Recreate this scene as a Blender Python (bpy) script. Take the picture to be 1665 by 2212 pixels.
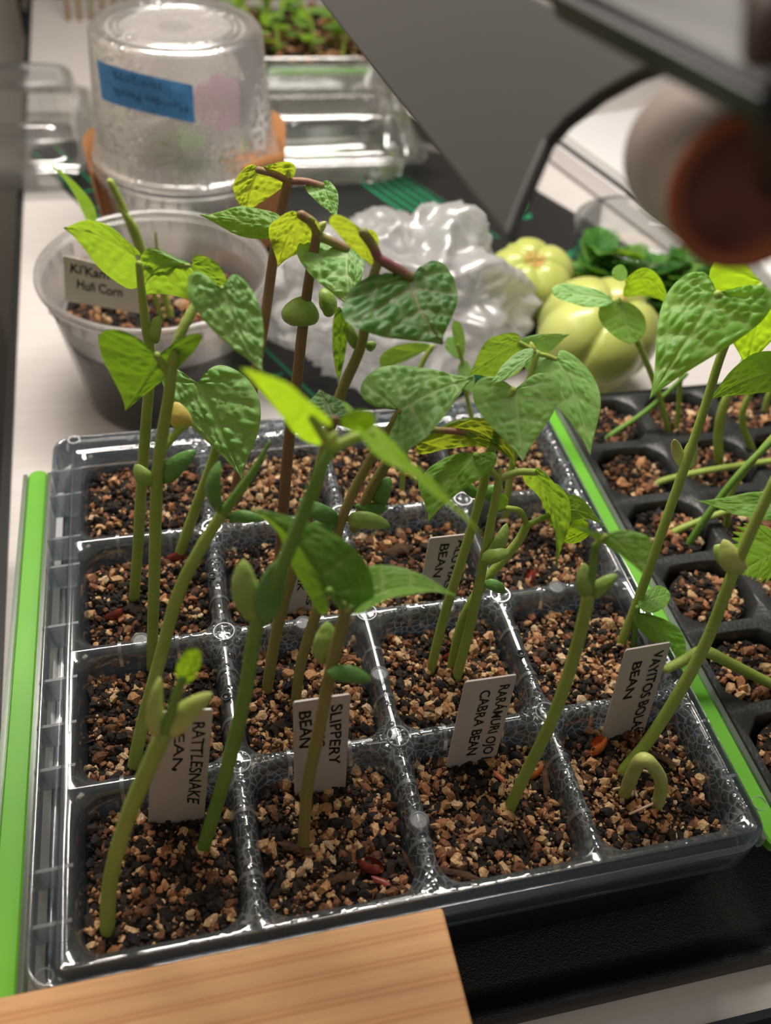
import bpy, bmesh, math, random
import numpy as np
from mathutils import Vector, Matrix, noise

for o in list(bpy.data.objects): bpy.data.objects.remove(o)
SC = bpy.context.scene
COL = SC.collection
random.seed(7); RNG = np.random.default_rng(7)

# ------------------------------------------------------------------ camera
W, H, F = 1665, 2212, 1920.0
RM = np.array([[0.9744, -0.2149, 0.0667], [-0.1085, -0.7085, -0.6973], [0.1971, 0.6722, -0.7136]])
C = np.array([0.0486, -0.0881, 0.3052])
u_, _, v_ = np.linalg.svd(RM); RM = u_ @ v_
cam = bpy.data.cameras.new('camera'); co = bpy.data.objects.new('camera', cam); COL.objects.link(co)
m = Matrix.Identity(4)
for i in range(3):
    m[i][0] = RM[0][i]; m[i][1] = -RM[1][i]; m[i][2] = -RM[2][i]; m[i][3] = C[i]
co.matrix_world = m
cam.sensor_fit = 'HORIZONTAL'; cam.sensor_width = 36.0; cam.lens = 36.0 * F / W
cam.clip_start = 0.01; cam.clip_end = 20
cam.dof.use_dof = True; cam.dof.focus_distance = 0.285; cam.dof.aperture_fstop = cam.lens / 3.6
SC.camera = co
def ray(x, y): return RM.T @ np.array([(x - W/2)/F, (y - H/2)/F, 1.0])
def atz(x, y, z):
    d = ray(x, y); return C + d*(z - C[2])/d[2]
def aty(x, y, Y):
    d = ray(x, y); return C + d*(Y - C[1])/d[1]
def atd(x, y, dep): return C + ray(x, y)*dep
def depth(P): return float((np.asarray(P) - C) @ RM[2])

# ------------------------------------------------------------------ world, lights, exposure
world = bpy.data.worlds.new('world'); SC.world = world; world.use_nodes = True
world.node_tree.nodes['Background'].inputs[0].default_value = (1.0, 0.93, 0.86, 1)
world.node_tree.nodes['Background'].inputs[1].default_value = 0.14
def area(name, loc, target, sx, sy, power, col):
    l = bpy.data.lights.new(name, 'AREA'); l.shape = 'RECTANGLE'; l.size = sx; l.size_y = sy; l.energy = power; l.color = col
    o = bpy.data.objects.new(name, l); COL.objects.link(o); o.location = loc
    o.rotation_euler = (Vector(target) - Vector(loc)).to_track_quat('-Z', 'Y').to_euler(); return o
area('grow_lamp_light', (0.12, 0.40, 0.60), (0.10, 0.33, 0.0), 0.45, 0.12, 7.2, (1.0, 0.93, 0.85))
area('room_lamp_light', (0.35, -0.25, 1.3), (0.1, 0.15, 0.0), 0.5, 0.5, 1.5, (1.0, 0.84, 0.68))
SC.view_settings.view_transform = 'Standard'; SC.view_settings.look = 'None'
SC.view_settings.exposure = 0.0; SC.view_settings.gamma = 1.0; SC.view_settings.use_curve_mapping = False

# ------------------------------------------------------------------ materials
def nt(name):
    mt = bpy.data.materials.new(name); mt.use_nodes = True
    t = mt.node_tree; t.nodes.clear()
    out = t.nodes.new('ShaderNodeOutputMaterial'); return mt, t, out
def nd(t, typ, **kw):
    n = t.nodes.new(typ)
    for k, v in kw.items():
        if k.startswith('i_'):
            key = k[2:]; n.inputs[int(key) if key.isdigit() else key.replace('_', ' ')].default_value = v
        else: setattr(n, k, v)
    return n
def lk(t, a, ao, b, bi): t.links.new(a.outputs[ao], b.inputs[bi])
def c4(c): return (c[0], c[1], c[2], 1)
def pbr(name, col, rough=0.5, spec=0.5, metal=0.0, var=None, scale=60, bump=0, bscale=200, detail=4, stretch=None, coat=0):
    mt, t, out = nt(name); b = nd(t, 'ShaderNodeBsdfPrincipled'); lk(t, b, 0, out, 0)
    b.inputs['Base Color'].default_value = c4(col); b.inputs['Roughness'].default_value = rough
    b.inputs['Specular IOR Level'].default_value = spec; b.inputs['Metallic'].default_value = metal; b.inputs['Coat Weight'].default_value = coat
    tc = nd(t, 'ShaderNodeTexCoord'); src = (tc, 'Object')
    if stretch:
        mp = nd(t, 'ShaderNodeMapping'); mp.inputs['Scale'].default_value = stretch; lk(t, tc, 'Object', mp, 0); src = (mp, 0)
    if var:
        n = nd(t, 'ShaderNodeTexNoise', i_Scale=scale, i_Detail=detail); lk(t, src[0], src[1], n, 0)
        r = nd(t, 'ShaderNodeValToRGB'); r.color_ramp.elements[0].position = .35; r.color_ramp.elements[1].position = .65
        r.color_ramp.elements[0].color = c4(col); r.color_ramp.elements[1].color = c4(var); lk(t, n, 0, r, 0); lk(t, r, 0, b, 'Base Color')
    if bump:
        n2 = nd(t, 'ShaderNodeTexNoise', i_Scale=bscale, i_Detail=3); lk(t, src[0], src[1], n2, 0)
        bp = nd(t, 'ShaderNodeBump', i_Strength=bump, i_Distance=0.001); lk(t, n2, 0, bp, 'Height'); lk(t, bp, 0, b, 'Normal')
    return mt
def leaf_mat(name, col, col2, vein, trans, rough=0.42, tw=0.5):
    mt, t, out = nt(name)
    at = nd(t, 'ShaderNodeAttribute', attribute_name='vein'); tone = nd(t, 'ShaderNodeAttribute', attribute_name='tone')
    tc = nd(t, 'ShaderNodeTexCoord'); n = nd(t, 'ShaderNodeTexNoise', i_Scale=90, i_Detail=3); lk(t, tc, 'Object', n, 0)
    mx = nd(t, 'ShaderNodeMix', data_type='RGBA'); mx.inputs[6].default_value = c4(col); mx.inputs[7].default_value = c4(col2)
    ad = nd(t, 'ShaderNodeMath', operation='ADD', use_clamp=True); ad.inputs[1].default_value = 0.0
    mp = nd(t, 'ShaderNodeMapRange', i_1=.35, i_2=.65, i_3=-.25, i_4=.25); lk(t, n, 0, mp, 0); lk(t, mp, 0, ad, 1); lk(t, tone, 'Fac', ad, 0); lk(t, ad, 0, mx, 0)
    mv = nd(t, 'ShaderNodeMix', data_type='RGBA'); lk(t, mx, 2, mv, 6); mv.inputs[7].default_value = c4(vein); lk(t, at, 'Fac', mv, 0)
    b = nd(t, 'ShaderNodeBsdfPrincipled'); lk(t, mv, 2, b, 'Base Color'); b.inputs['Roughness'].default_value = rough; b.inputs['Specular IOR Level'].default_value = .35
    tr = nd(t, 'ShaderNodeBsdfTranslucent')
    mt2 = nd(t, 'ShaderNodeMix', data_type='RGBA'); mt2.inputs[6].default_value = c4(trans); mt2.inputs[7].default_value = c4([x*.75 for x in trans]); lk(t, at, 'Fac', mt2, 0); lk(t, mt2, 2, tr, 0)
    fine = nd(t, 'ShaderNodeTexNoise', i_Scale=1500, i_Detail=2); lk(t, tc, 'Object', fine, 0)
    bp = nd(t, 'ShaderNodeBump', i_Strength=.15, i_Distance=.0003); lk(t, fine, 0, bp, 'Height'); lk(t, bp, 0, b, 'Normal')
    ms = nd(t, 'ShaderNodeMixShader'); ms.inputs[0].default_value = tw; lk(t, b, 0, ms, 1); lk(t, tr, 0, ms, 2); lk(t, ms, 0, out, 0)
    return mt
def clear_mat(name, tint=(.86, .9, .92), diff=.10, dcol=(.75, .8, .82), rough=.08, gloss=.14, cond=0, cscale=500, dscale=0, mask_scale=30, cov=(.4, .55), condd=.25, region=False):
    """thin clear or frosted plastic: see-through film + reflections + haze; cond = condensation relief"""
    mt, t, out = nt(name)
    tc = nd(t, 'ShaderNodeTexCoord')
    tr = nd(t, 'ShaderNodeBsdfTransparent'); tr.inputs[0].default_value = c4(tint)
    gl = nd(t, 'ShaderNodeBsdfGlossy'); gl.inputs['Roughness'].default_value = rough; gl.inputs[0].default_value = (1, 1, 1, 1)
    df = nd(t, 'ShaderNodeBsdfDiffuse'); df.inputs[0].default_value = c4(dcol)
    tl = nd(t, 'ShaderNodeBsdfTranslucent'); tl.inputs[0].default_value = c4(dcol)
    dm = nd(t, 'ShaderNodeMixShader'); dm.inputs[0].default_value = .5; lk(t, df, 0, dm, 1); lk(t, tl, 0, dm, 2)
    m1 = nd(t, 'ShaderNodeMixShader'); m1.inputs[0].default_value = diff; lk(t, tr, 0, m1, 1); lk(t, dm, 0, m1, 2)
    lw = nd(t, 'ShaderNodeLayerWeight', i_Blend=.35)
    fm = nd(t, 'ShaderNodeMath', operation='MULTIPLY_ADD', use_clamp=True); lk(t, lw, 'Fresnel', fm, 0); fm.inputs[1].default_value = .7; fm.inputs[2].default_value = gloss
    m2 = nd(t, 'ShaderNodeMixShader'); lk(t, fm, 0, m2, 0); lk(t, m1, 0, m2, 1); lk(t, gl, 0, m2, 2); lk(t, m2, 0, out, 0)
    if cond:
        wp = nd(t, 'ShaderNodeTexNoise', i_Scale=220, i_Detail=2); lk(t, tc, 'Object', wp, 0)
        wm = nd(t, 'ShaderNodeVectorMath', operation='MULTIPLY_ADD'); lk(t, wp, 'Color', wm, 0); wm.inputs[1].default_value = (.0008, .0008, .0008); lk(t, tc, 'Object', wm, 2)
        v = nd(t, 'ShaderNodeTexVoronoi', i_Scale=cscale); lk(t, wm, 0, v, 0)
        v2 = nd(t, 'ShaderNodeTexVoronoi', feature='DISTANCE_TO_EDGE', i_Scale=cscale); lk(t, wm, 0, v2, 0)
        big = nd(t, 'ShaderNodeTexNoise', i_Scale=mask_scale, i_Detail=2); lk(t, tc, 'Object', big, 0)
        mk = nd(t, 'ShaderNodeMapRange', i_1=cov[0], i_2=cov[1]); lk(t, big, 0, mk, 0)
        if region:      # droplets gather on the inner dividers, the outer rim stays dry
            sx = nd(t, 'ShaderNodeSeparateXYZ'); lk(t, tc, 'Object', sx, 0); prev = mk
            for ax_, a_, b_ in ((0, -.085, -.045), (1, -.101, -.094), (0, .103, .098)):
                q_ = nd(t, 'ShaderNodeMapRange', i_1=a_, i_2=b_); lk(t, sx, ax_, q_, 0); w_ = nd(t, 'ShaderNodeMath', operation='MULTIPLY'); lk(t, prev, 0, w_, 0); lk(t, q_, 0, w_, 1); prev = w_
            mk = prev
        dome = nd(t, 'ShaderNodeMapRange', i_1=0.0, i_2=.55, i_3=1, i_4=0); dome.interpolation_type = 'SMOOTHSTEP'; lk(t, v, 0, dome, 0)
        hm = nd(t, 'ShaderNodeMath', operation='MULTIPLY'); lk(t, dome, 0, hm, 0); lk(t, mk, 0, hm, 1)
        bp = nd(t, 'ShaderNodeBump', i_Strength=cond, i_Distance=.0012); lk(t, hm, 0, bp, 'Height'); lk(t, bp, 0, gl, 'Normal'); lk(t, bp, 0, lw, 'Normal')
        em = nd(t, 'ShaderNodeMapRange', i_1=.0, i_2=.10, i_3=1, i_4=0); lk(t, v2, 0, em, 0)
        e2 = nd(t, 'ShaderNodeMath', operation='MULTIPLY'); lk(t, em, 0, e2, 0); lk(t, mk, 0, e2, 1)
        e3 = nd(t, 'ShaderNodeMath', operation='MULTIPLY_ADD', use_clamp=True); lk(t, e2, 0, e3, 0); e3.inputs[1].default_value = condd; e3.inputs[2].default_value = diff
        lk(t, e3, 0, m1, 0)
    return mt
def attr_mat(name, rough=.8, bump=.5, spec=.3):
    mt, t, out = nt(name); b = nd(t, 'ShaderNodeBsdfPrincipled'); lk(t, b, 0, out, 0)
    a = nd(t, 'ShaderNodeAttribute', attribute_name='Col'); tc = nd(t, 'ShaderNodeTexCoord')
    n = nd(t, 'ShaderNodeTexNoise', i_Scale=1400, i_Detail=3); lk(t, tc, 'Object', n, 0)
    mr = nd(t, 'ShaderNodeMapRange', i_1=.3, i_2=.7, i_3=.6, i_4=1.25); lk(t, n, 0, mr, 0)
    mx = nd(t, 'ShaderNodeVectorMath', operation='SCALE'); lk(t, a, 'Color', mx, 0); lk(t, mr, 0, mx, 'Scale'); lk(t, mx, 0, b, 'Base Color')
    b.inputs['Roughness'].default_value = rough; b.inputs['Specular IOR Level'].default_value = spec
    bp = nd(t, 'ShaderNodeBump', i_Strength=bump, i_Distance=.0006); lk(t, n, 0, bp, 'Height'); lk(t, bp, 0, b, 'Normal')
    return mt
def wood_mat():
    mt, t, out = nt('pine_wood'); b = nd(t, 'ShaderNodeBsdfPrincipled'); lk(t, b, 0, out, 0); b.inputs['Roughness'].default_value = .55
    tc = nd(t, 'ShaderNodeTexCoord'); mp = nd(t, 'ShaderNodeMapping'); mp.inputs['Scale'].default_value = (2.5, 45, 45); lk(t, tc, 'Object', mp, 0)
    n = nd(t, 'ShaderNodeTexNoise', i_Scale=2.2, i_Detail=4, i_Distortion=.4); lk(t, mp, 0, n, 0)
    w = nd(t, 'ShaderNodeTexWave', wave_type='BANDS', bands_direction='Y', i_Scale=1.1, i_Distortion=3.5, i_Detail=2); w.inputs['Detail Scale'].default_value = .8; lk(t, mp, 0, w, 0)
    r = nd(t, 'ShaderNodeValToRGB'); e = r.color_ramp.elements; e[0].color = (.70, .35, .145, 1); e[1].color = (.74, .40, .175, 1); e[1].position = .8
    e2 = r.color_ramp.elements.new(.12); e2.color = (.58, .26, .095, 1); e3 = r.color_ramp.elements.new(.3); e3.color = (.72, .375, .16, 1); lk(t, w, 0, r, 0)
    r2 = nd(t, 'ShaderNodeMix', data_type='RGBA', blend_type='MULTIPLY'); r2.inputs[0].default_value = .35; lk(t, r, 0, r2, 6)
    fn = nd(t, 'ShaderNodeTexNoise', i_Scale=14, i_Detail=5); lk(t, mp, 0, fn, 0); lk(t, fn, 0, r2, 7); lk(t, r2, 2, b, 'Base Color')
    bp = nd(t, 'ShaderNodeBump', i_Strength=.25, i_Distance=.0004); lk(t, fn, 0, bp, 'Height'); lk(t, bp, 0, b, 'Normal')
    return mt
M = {}
M['leaf'] = leaf_mat('bean_leaf', (.10, .29, .06), (.20, .46, .07), (.42, .58, .20), (.42, .66, .03))
M['leaf_cool'] = leaf_mat('bean_leaf_cool', (.17, .40, .12), (.27, .54, .15), (.46, .62, .28), (.36, .60, .05), tw=.42)
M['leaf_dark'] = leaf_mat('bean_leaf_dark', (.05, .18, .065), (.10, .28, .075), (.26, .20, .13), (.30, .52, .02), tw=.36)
M['leaf_purple'] = leaf_mat('bean_leaf_purple_veined', (.07, .22, .06), (.17, .38, .06), (.30, .14, .09), (.55, .66, .03), tw=.5)
M['leaf_shade'] = leaf_mat('shaded_bean_leaf', (.06, .17, .03), (.10, .25, .035), (.26, .38, .10), (.22, .40, .015), tw=.45)  # darker copy of the bean leaf, with the shade on two leaves put into its colour
M['leaf_bright'] = leaf_mat('young_leaf', (.18, .42, .03), (.26, .52, .03), (.40, .60, .10), (.50, .78, .02), tw=.55)
M['parsley'] = leaf_mat('parsley_leaf', (.04, .17, .03), (.08, .26, .04), (.1, .3, .06), (.2, .45, .03), tw=.4)
M['stem'] = pbr('green_stem', (.25, .35, .055), .5, .35, var=(.33, .43, .09), scale=60, bump=.2, bscale=900)
M['stem_dark'] = pbr('dark_green_stem', (.12, .26, .035), .5, .35, var=(.18, .32, .06), scale=60, bump=.2, bscale=900)
M['stem_brown'] = pbr('brown_stem', (.19, .10, .06), .55, .3, var=(.25, .16, .07), scale=45, bump=.25, bscale=1200)
M['stem_olive'] = pbr('olive_stem', (.23, .22, .06), .55, .3, var=(.28, .23, .08), scale=45, bump=.25, bscale=1200)
M['stem_purple'] = pbr('purple_petiole', (.28, .10, .10), .5, .35, var=(.24, .26, .06), scale=110, bump=.2, bscale=900)
M['cot'] = pbr('cotyledon_green', (.22, .36, .06), .42, .4, var=(.30, .42, .10), scale=120, bump=.6, bscale=260)
M['cot_dark'] = pbr('cotyledon_dark_green', (.09, .23, .05), .38, .4, var=(.14, .30, .07), scale=120, bump=.6, bscale=300)
M['cot_pale'] = pbr('cotyledon_pale', (.38, .46, .10), .42, .4, var=(.50, .52, .16), scale=120, bump=.4, bscale=260)
M['cot_yellow'] = pbr('cotyledon_yellow', (.55, .42, .10), .45, .4, var=(.48, .42, .10), scale=120, bump=.4, bscale=260)
M['tray_clear'] = clear_mat('clear_tray_plastic', tint=(.78, .84, .89), diff=.15, dcol=(.42, .49, .55), rough=.13, gloss=.09, cond=.55, cscale=360, mask_scale=26, cov=(.36, .5), condd=.62, region=True)
M['tray_rib'] = clear_mat('frosted_rib_plastic', tint=(.8, .84, .86), diff=.26, dcol=(.48, .52, .55), rough=.3, gloss=.05)
M['tray_cap'] = clear_mat('clear_cap_plastic', tint=(.8, .84, .86), diff=.12, dcol=(.42, .46, .49), rough=.45, gloss=.02)
M['base_black'] = pbr('black_base_plastic', (.012, .014, .022), .35, .5, bump=.15, bscale=900)
M['green_strip'] = pbr('lime_green_plastic', (.12, .40, .022), .38, .5, var=(.14, .44, .026), scale=30)
M['strip_edge'] = clear_mat('green_tinted_clear_edge', tint=(.8, .9, .8), diff=.28, dcol=(.45, .55, .42), rough=.2, gloss=.08)
M['soil'] = pbr('dark_peat', (.018, .012, .008), .95, .2, var=(.05, .03, .018), scale=400, bump=1, bscale=900)
M['grain'] = attr_mat('soil_grains')
M['drip'] = pbr('black_drip_tray_plastic', (.010, .010, .011), .42, .5, bump=.35, bscale=1800)
M['plug'] = pbr('black_seed_tray_plastic', (.016, .017, .017), .38, .5, var=(.03, .031, .03), scale=90, bump=.25, bscale=700)
M['shelf'] = pbr('white_shelf_laminate', (.62, .58, .56), .38, .45, var=(.66, .62, .60), scale=25, stretch=(1, 12, 1))
M['wall'] = pbr('taupe_wall', (.40, .36, .31), .8, .2, var=(.43, .39, .34), scale=8)
M['floor'] = pbr('dark_floor', (.05, .045, .045), .6, .3)
M['black'] = pbr('black_metal', (.012, .012, .013), .4, .5)
M['tag'] = pbr('white_plant_tag', (.54, .48, .46), .35, .45, var=(.50, .44, .42), scale=60)
M['tag_cream'] = pbr('cream_plant_tag', (.50, .46, .37), .4, .4, var=(.56, .51, .42), scale=40)
M['ink'] = pbr('black_marker_ink', (.012, .009, .008), .5, .3)
M['pencil'] = pbr('grey_ink', (.03, .07, .13), .6, .3)
M['wood'] = wood_mat()
M['deli'] = clear_mat('frosted_deli_plastic', tint=(.97, .965, .96), diff=.16, dcol=(.84, .81, .79), rough=.28, gloss=.07)
M['deli_wet'] = clear_mat('wet_deli_plastic', tint=(.95, .95, .95), diff=.035, dcol=(.84, .81, .79), rough=.25, gloss=.015)
M['deli_fog'] = clear_mat('fogged_deli_plastic', tint=(.985, .975, .97), diff=.27, dcol=(.90, .87, .85), rough=.25, gloss=.07, cond=.7, cscale=260, mask_scale=40, cov=(.45, .6), condd=.30)
M['clam'] = clear_mat('clear_clamshell_plastic', tint=(.9, .91, .91), diff=.05, dcol=(.8, .8, .78), rough=.07, gloss=.10)
M['clam_wet'] = clear_mat('droplet_clamshell_plastic', tint=(.88, .89, .89), diff=.07, dcol=(.7, .68, .66), rough=.08, gloss=.10, cond=.9, cscale=330, mask_scale=14, cov=(.3, .5), condd=.35)
M['glass'] = clear_mat('jar_glass', tint=(.93, .95, .95), diff=.02, rough=.03, gloss=.08)
M['bag'] = clear_mat('crumpled_film', tint=(.95, .95, .95), diff=.46, dcol=(.88, .87, .88), rough=.28, gloss=.06)
M['tape'] = pbr('blue_masking_tape', (.06, .22, .50), .6, .3, var=(.07, .26, .56), scale=500, bump=.3, bscale=1800)
M['brown_paper'] = pbr('brown_cardboard', (.36, .16, .06), .7, .2, var=(.42, .20, .08), scale=60)
M['chayote'] = pbr('chayote_skin', (.40, .44, .10), .32, .5, var=(.50, .54, .16), scale=28, bump=.2, bscale=160, coat=.2)
M['chayote_end'] = pbr('chayote_wrinkled_end', (.46, .27, .09), .6, .3, var=(.44, .46, .13), scale=60)
M['mat'] = pbr('black_cutting_mat', (.014, .014, .014), .5, .4, bump=.2, bscale=1500)
M['mat_green'] = pbr('green_mat_print', (.010, .24, .10), .5, .4)
M['lamp_grey'] = pbr('grey_lamp_housing', (.050, .049, .046), .5, .35)
M['lamp_mauve'] = pbr('mauve_grey_lamp_housing', (.030, .026, .026), .5, .35)
M['knob'] = pbr('beige_lamp_knob', (.29, .235, .21), .5, .3)
M['copper'] = pbr('terracotta_lamp_rim', (.42, .12, .055), .5, .4)
M['copper_in'] = pbr('dark_terracotta_inside', (.36, .15, .12), .6, .3)
M['arm_brown'] = pbr('brown_lamp_arm', (.07, .035, .028), .5, .4)
M['white_gloss'] = pbr('white_gloss_plastic', (.80, .79, .79), .12, .6)
M['white_matte'] = pbr('white_plastic', (.70, .66, .66), .4, .4)
M['orange'] = pbr('carrot_orange', (.72, .28, .09), .5, .4, var=(.66, .30, .12), scale=50)
M['seedcoat'] = pbr('red_seed_coat', (.15, .018, .015), .35, .5, var=(.28, .05, .03), scale=300)
M['seedcoat_orange'] = pbr('orange_seed_coat', (.50, .12, .02), .4, .5, var=(.34, .08, .02), scale=300)
M['bark'] = pbr('dark_bark_chip', (.045, .026, .016), .9, .2, var=(.10, .055, .03), scale=300, bump=.8, bscale=700)
M['root'] = pbr('pale_root', (.55, .40, .28), .6, .3)
M['magenta'] = leaf_mat('magenta_petal', (.62, .16, .42), (.70, .25, .5), (.6, .2, .4), (.8, .3, .6))
def emit(name, col, s):
    mt, t, out = nt(name); e = nd(t, 'ShaderNodeEmission'); e.inputs[0].default_value = c4(col); e.inputs[1].default_value = s; lk(t, e, 0, out, 0); return mt
M['led'] = emit('led_diffuser', (1, .95, .88), 6.0)

# ------------------------------------------------------------------ mesh helpers
def tag(o, label=None, cat=None, group=None, kind=None):
    if label: o['label'] = label
    if cat: o['category'] = cat
    if group: o['group'] = group
    if kind: o['kind'] = kind
    return o
def empty(name, loc, label, cat, group=None):
    o = bpy.data.objects.new(name, None); COL.objects.link(o); o.location = Vector(loc); o.empty_display_size = .01
    return tag(o, label, cat, group)
def obj(name, V, Fc, mat, parent=None, smooth=True, attrs=None, cols=None, origin=None):
    """V in world coordinates; stored relative to the parent's (or own) origin"""
    V = np.asarray(V, float)
    if parent is not None:
        og = np.array(parent.location)
        if parent.parent is not None: og = og + np.array(parent.parent.location)
    else: og = np.array(origin) if origin is not None else np.array([V[:, 0].mean(), V[:, 1].mean(), V[:, 2].min()])
    me = bpy.data.meshes.new(name)
    me.from_pydata((V - og).tolist(), [], [list(map(int, f)) for f in Fc]); me.update()
    if smooth: me.polygons.foreach_set('use_smooth', [True]*len(me.polygons))
    me.materials.append(M[mat] if isinstance(mat, str) else mat)
    for k, a in (attrs or {}).items():
        at = me.attributes.new(k, 'FLOAT', 'POINT'); at.data.foreach_set('value', np.asarray(a, np.float32))
    if cols is not None:
        at = me.attributes.new('Col', 'FLOAT_COLOR', 'POINT'); at.data.foreach_set('color', np.asarray(cols, np.float32).ravel())
    o = bpy.data.objects.new(name, me); COL.objects.link(o)
    if parent is not None: o.parent = parent
    else: o.location = og
    return o
def flatshade(o, ang=35):
    bm = bmesh.new(); bm.from_mesh(o.data)
    for e in bm.edges:
        if len(e.link_faces) == 2 and e.calc_face_angle(0) > math.radians(ang): e.smooth = False
    bm.to_mesh(o.data); bm.free(); return o
class G:
    """collects vertices and faces of one part"""
    def __init__(s): s.V = []; s.F = []
    def add(s, V, Fc):
        b = len(s.V); s.V += [tuple(map(float, v)) for v in V]; s.F += [tuple(i + b for i in f) for f in Fc]; return s
    def box(s, x0, x1, y0, y1, z0, z1):
        V = [(x, y, z) for z in (z0, z1) for y in (y0, y1) for x in (x0, x1)]
        return s.add(V, [(0, 2, 3, 1), (4, 5, 7, 6), (0, 1, 5, 4), (2, 6, 7, 3), (0, 4, 6, 2), (1, 3, 7, 5)])
    def hexa(s, P):  # 8 points, bottom ring 4 then top ring 4
        return s.add(P, [(3, 2, 1, 0), (4, 5, 6, 7), (0, 1, 5, 4), (1, 2, 6, 5), (2, 3, 7, 6), (3, 0, 4, 7)])
    def loops(s, L, cap0=False, cap1=False, closed=True):
        n = len(L[0]); V = [p for l in L for p in l]; Fc = []
        for i in range(len(L) - 1):
            for j in range(n if closed else n - 1):
                k = (j + 1) % n; Fc.append((i*n + j, i*n + k, (i + 1)*n + k, (i + 1)*n + j))
        if cap0: Fc.append(tuple(range(n))[::-1])
        if cap1: Fc.append(tuple((len(L) - 1)*n + j for j in range(n)))
        return s.add(V, Fc)
    def out(s, name, mat, parent=None, smooth=True, ang=None, origin=None):
        o = obj(name, s.V, s.F, mat, parent, smooth, origin=origin)
        if ang: flatshade(o, ang)
        return o
def bevel(o, w, seg=2):
    md = o.modifiers.new('bevel', 'BEVEL'); md.width = w; md.segments = seg; md.limit_method = 'ANGLE'; return o
def catmull(P, n=8):
    P = np.asarray(P, float)
    if len(P) < 3: return np.array([P[0] + (P[-1] - P[0])*t for t in np.linspace(0, 1, n + 1)])
    Q = np.vstack([2*P[0] - P[1], P, 2*P[-1] - P[-2]]); out = []
    for i in range(1, len(Q) - 2):
        for t in np.linspace(0, 1, n, endpoint=False):
            a, b, c, d = Q[i-1], Q[i], Q[i+1], Q[i+2]
            out.append(.5*((2*b) + (c - a)*t + (2*a - 5*b + 4*c - d)*t*t + (3*b - a - 3*c + d)*t**3))
    out.append(P[-1]); return np.array(out)
def tube(P, R, n=10, seg=6, cap=True):
    P = catmull(P, seg); m_ = len(P)
    R = np.interp(np.linspace(0, 1, m_), np.linspace(0, 1, len(R)), R) if np.ndim(R) else np.full(m_, R)
    T = np.gradient(P, axis=0); T /= np.linalg.norm(T, axis=1)[:, None] + 1e-12
    a = np.array([0, 0, 1.0]) if abs(T[0][2]) < .9 else np.array([1.0, 0, 0])
    u = np.cross(T[0], a); u /= np.linalg.norm(u); L = []
    for i in range(m_):
        u = u - T[i]*(u @ T[i]); u /= np.linalg.norm(u) + 1e-12; w = np.cross(T[i], u)
        th = np.arange(n)*2*np.pi/n
        L.append([P[i] + R[i]*(np.cos(t)*u + np.sin(t)*w) for t in th])
    if cap:
        cr = lambda ring, c, dr, k, o: [c + (q - c)*k + dr*o for q in ring]
        L = [cr(L[0], P[0], -T[0], .45, R[0]*.8), cr(L[0], P[0], -T[0], .85, R[0]*.45)] + L + [cr(L[-1], P[-1], T[-1], .85, R[-1]*.45), cr(L[-1], P[-1], T[-1], .45, R[-1]*.8)]
    g = G(); g.loops(L, cap, cap); return g
def lathe(cx, cy, prof, n=64, cap0=False, cap1=False):
    th = np.arange(n)*2*np.pi/n
    g = G(); g.loops([[(cx + r*math.cos(t), cy + r*math.sin(t), z) for t in th] for r, z in prof], cap0, cap1); return g
def rrect(cx, cy, hx, hy, r, z, na=5, ns=5):
    r = min(r, hx - 1e-6, hy - 1e-6); P = []
    cs = [(hx - r, hy - r, 0), (-(hx - r), hy - r, 90), (-(hx - r), -(hy - r), 180), (hx - r, -(hy - r), 270)]
    for k in range(4):
        x, y, a0 = cs[k]
        arc = [(cx + x + r*math.cos(math.radians(a0 + 90*i/na)), cy + y + r*math.sin(math.radians(a0 + 90*i/na)), z) for i in range(na + 1)]
        P += arc
        x2, y2, a2 = cs[(k + 1) % 4]
        e = (cx + x2 + r*math.cos(math.radians(a2)), cy + y2 + r*math.sin(math.radians(a2)), z); s = arc[-1]
        for i in range(1, ns + 1):
            f = i/(ns + 1); P.append(tuple(s[j] + (e[j] - s[j])*f for j in range(3)))
    return P

# ------------------------------------------------------------------ setting: shelf, walls
ZS = .045          # soil level in the clear tray
def slab(name, P, z0, z1, mat, label=None, cat=None, kind=None, parent=None, bv=0):
    n = len(P); g = G(); g.loops([[(p[0], p[1], z0) for p in P], [(p[0], p[1], z1) for p in P]], True, True)
    o = g.out(name, mat, parent, smooth=False); tag(o, label, cat, kind=kind)
    if bv: bevel(o, bv)
    return o
shelf = empty('shelf', (.2, .4, -.03), 'white laminate shelf board with black edge strip carrying all the pots and trays', 'shelf')
slab('shelf_board', [(-.030, -.036), (.60, -.036), (.60, .97), (-.0665, .97)], -.022, 0, 'shelf', parent=shelf)
slab('edge_strip', [(-.0345, -.0385), (-.030, -.0385), (-.0667, .97), (-.0705, .97)][::1], -.03, .0015, 'black', parent=shelf)
slab('edge_strip', [(-.030, -.0385), (.60, -.0385), (.60, -.036), (-.030, -.036)], -.03, .001, 'black', parent=shelf)
g = G().box(-.9, 1.2, 1.05, 1.09, -.75, 1.2); tag(g.out('wall_back', 'wall', smooth=False), kind='structure')
g = G().box(-.24, -.20, -.6, 1.05, -.75, 1.2); tag(g.out('wall_left', 'wall', smooth=False), kind='structure')
g = G().box(-.9, 1.2, -.6, 1.05, -.78, -.75); tag(g.out('floor', 'floor', smooth=False), kind='structure')

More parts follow.
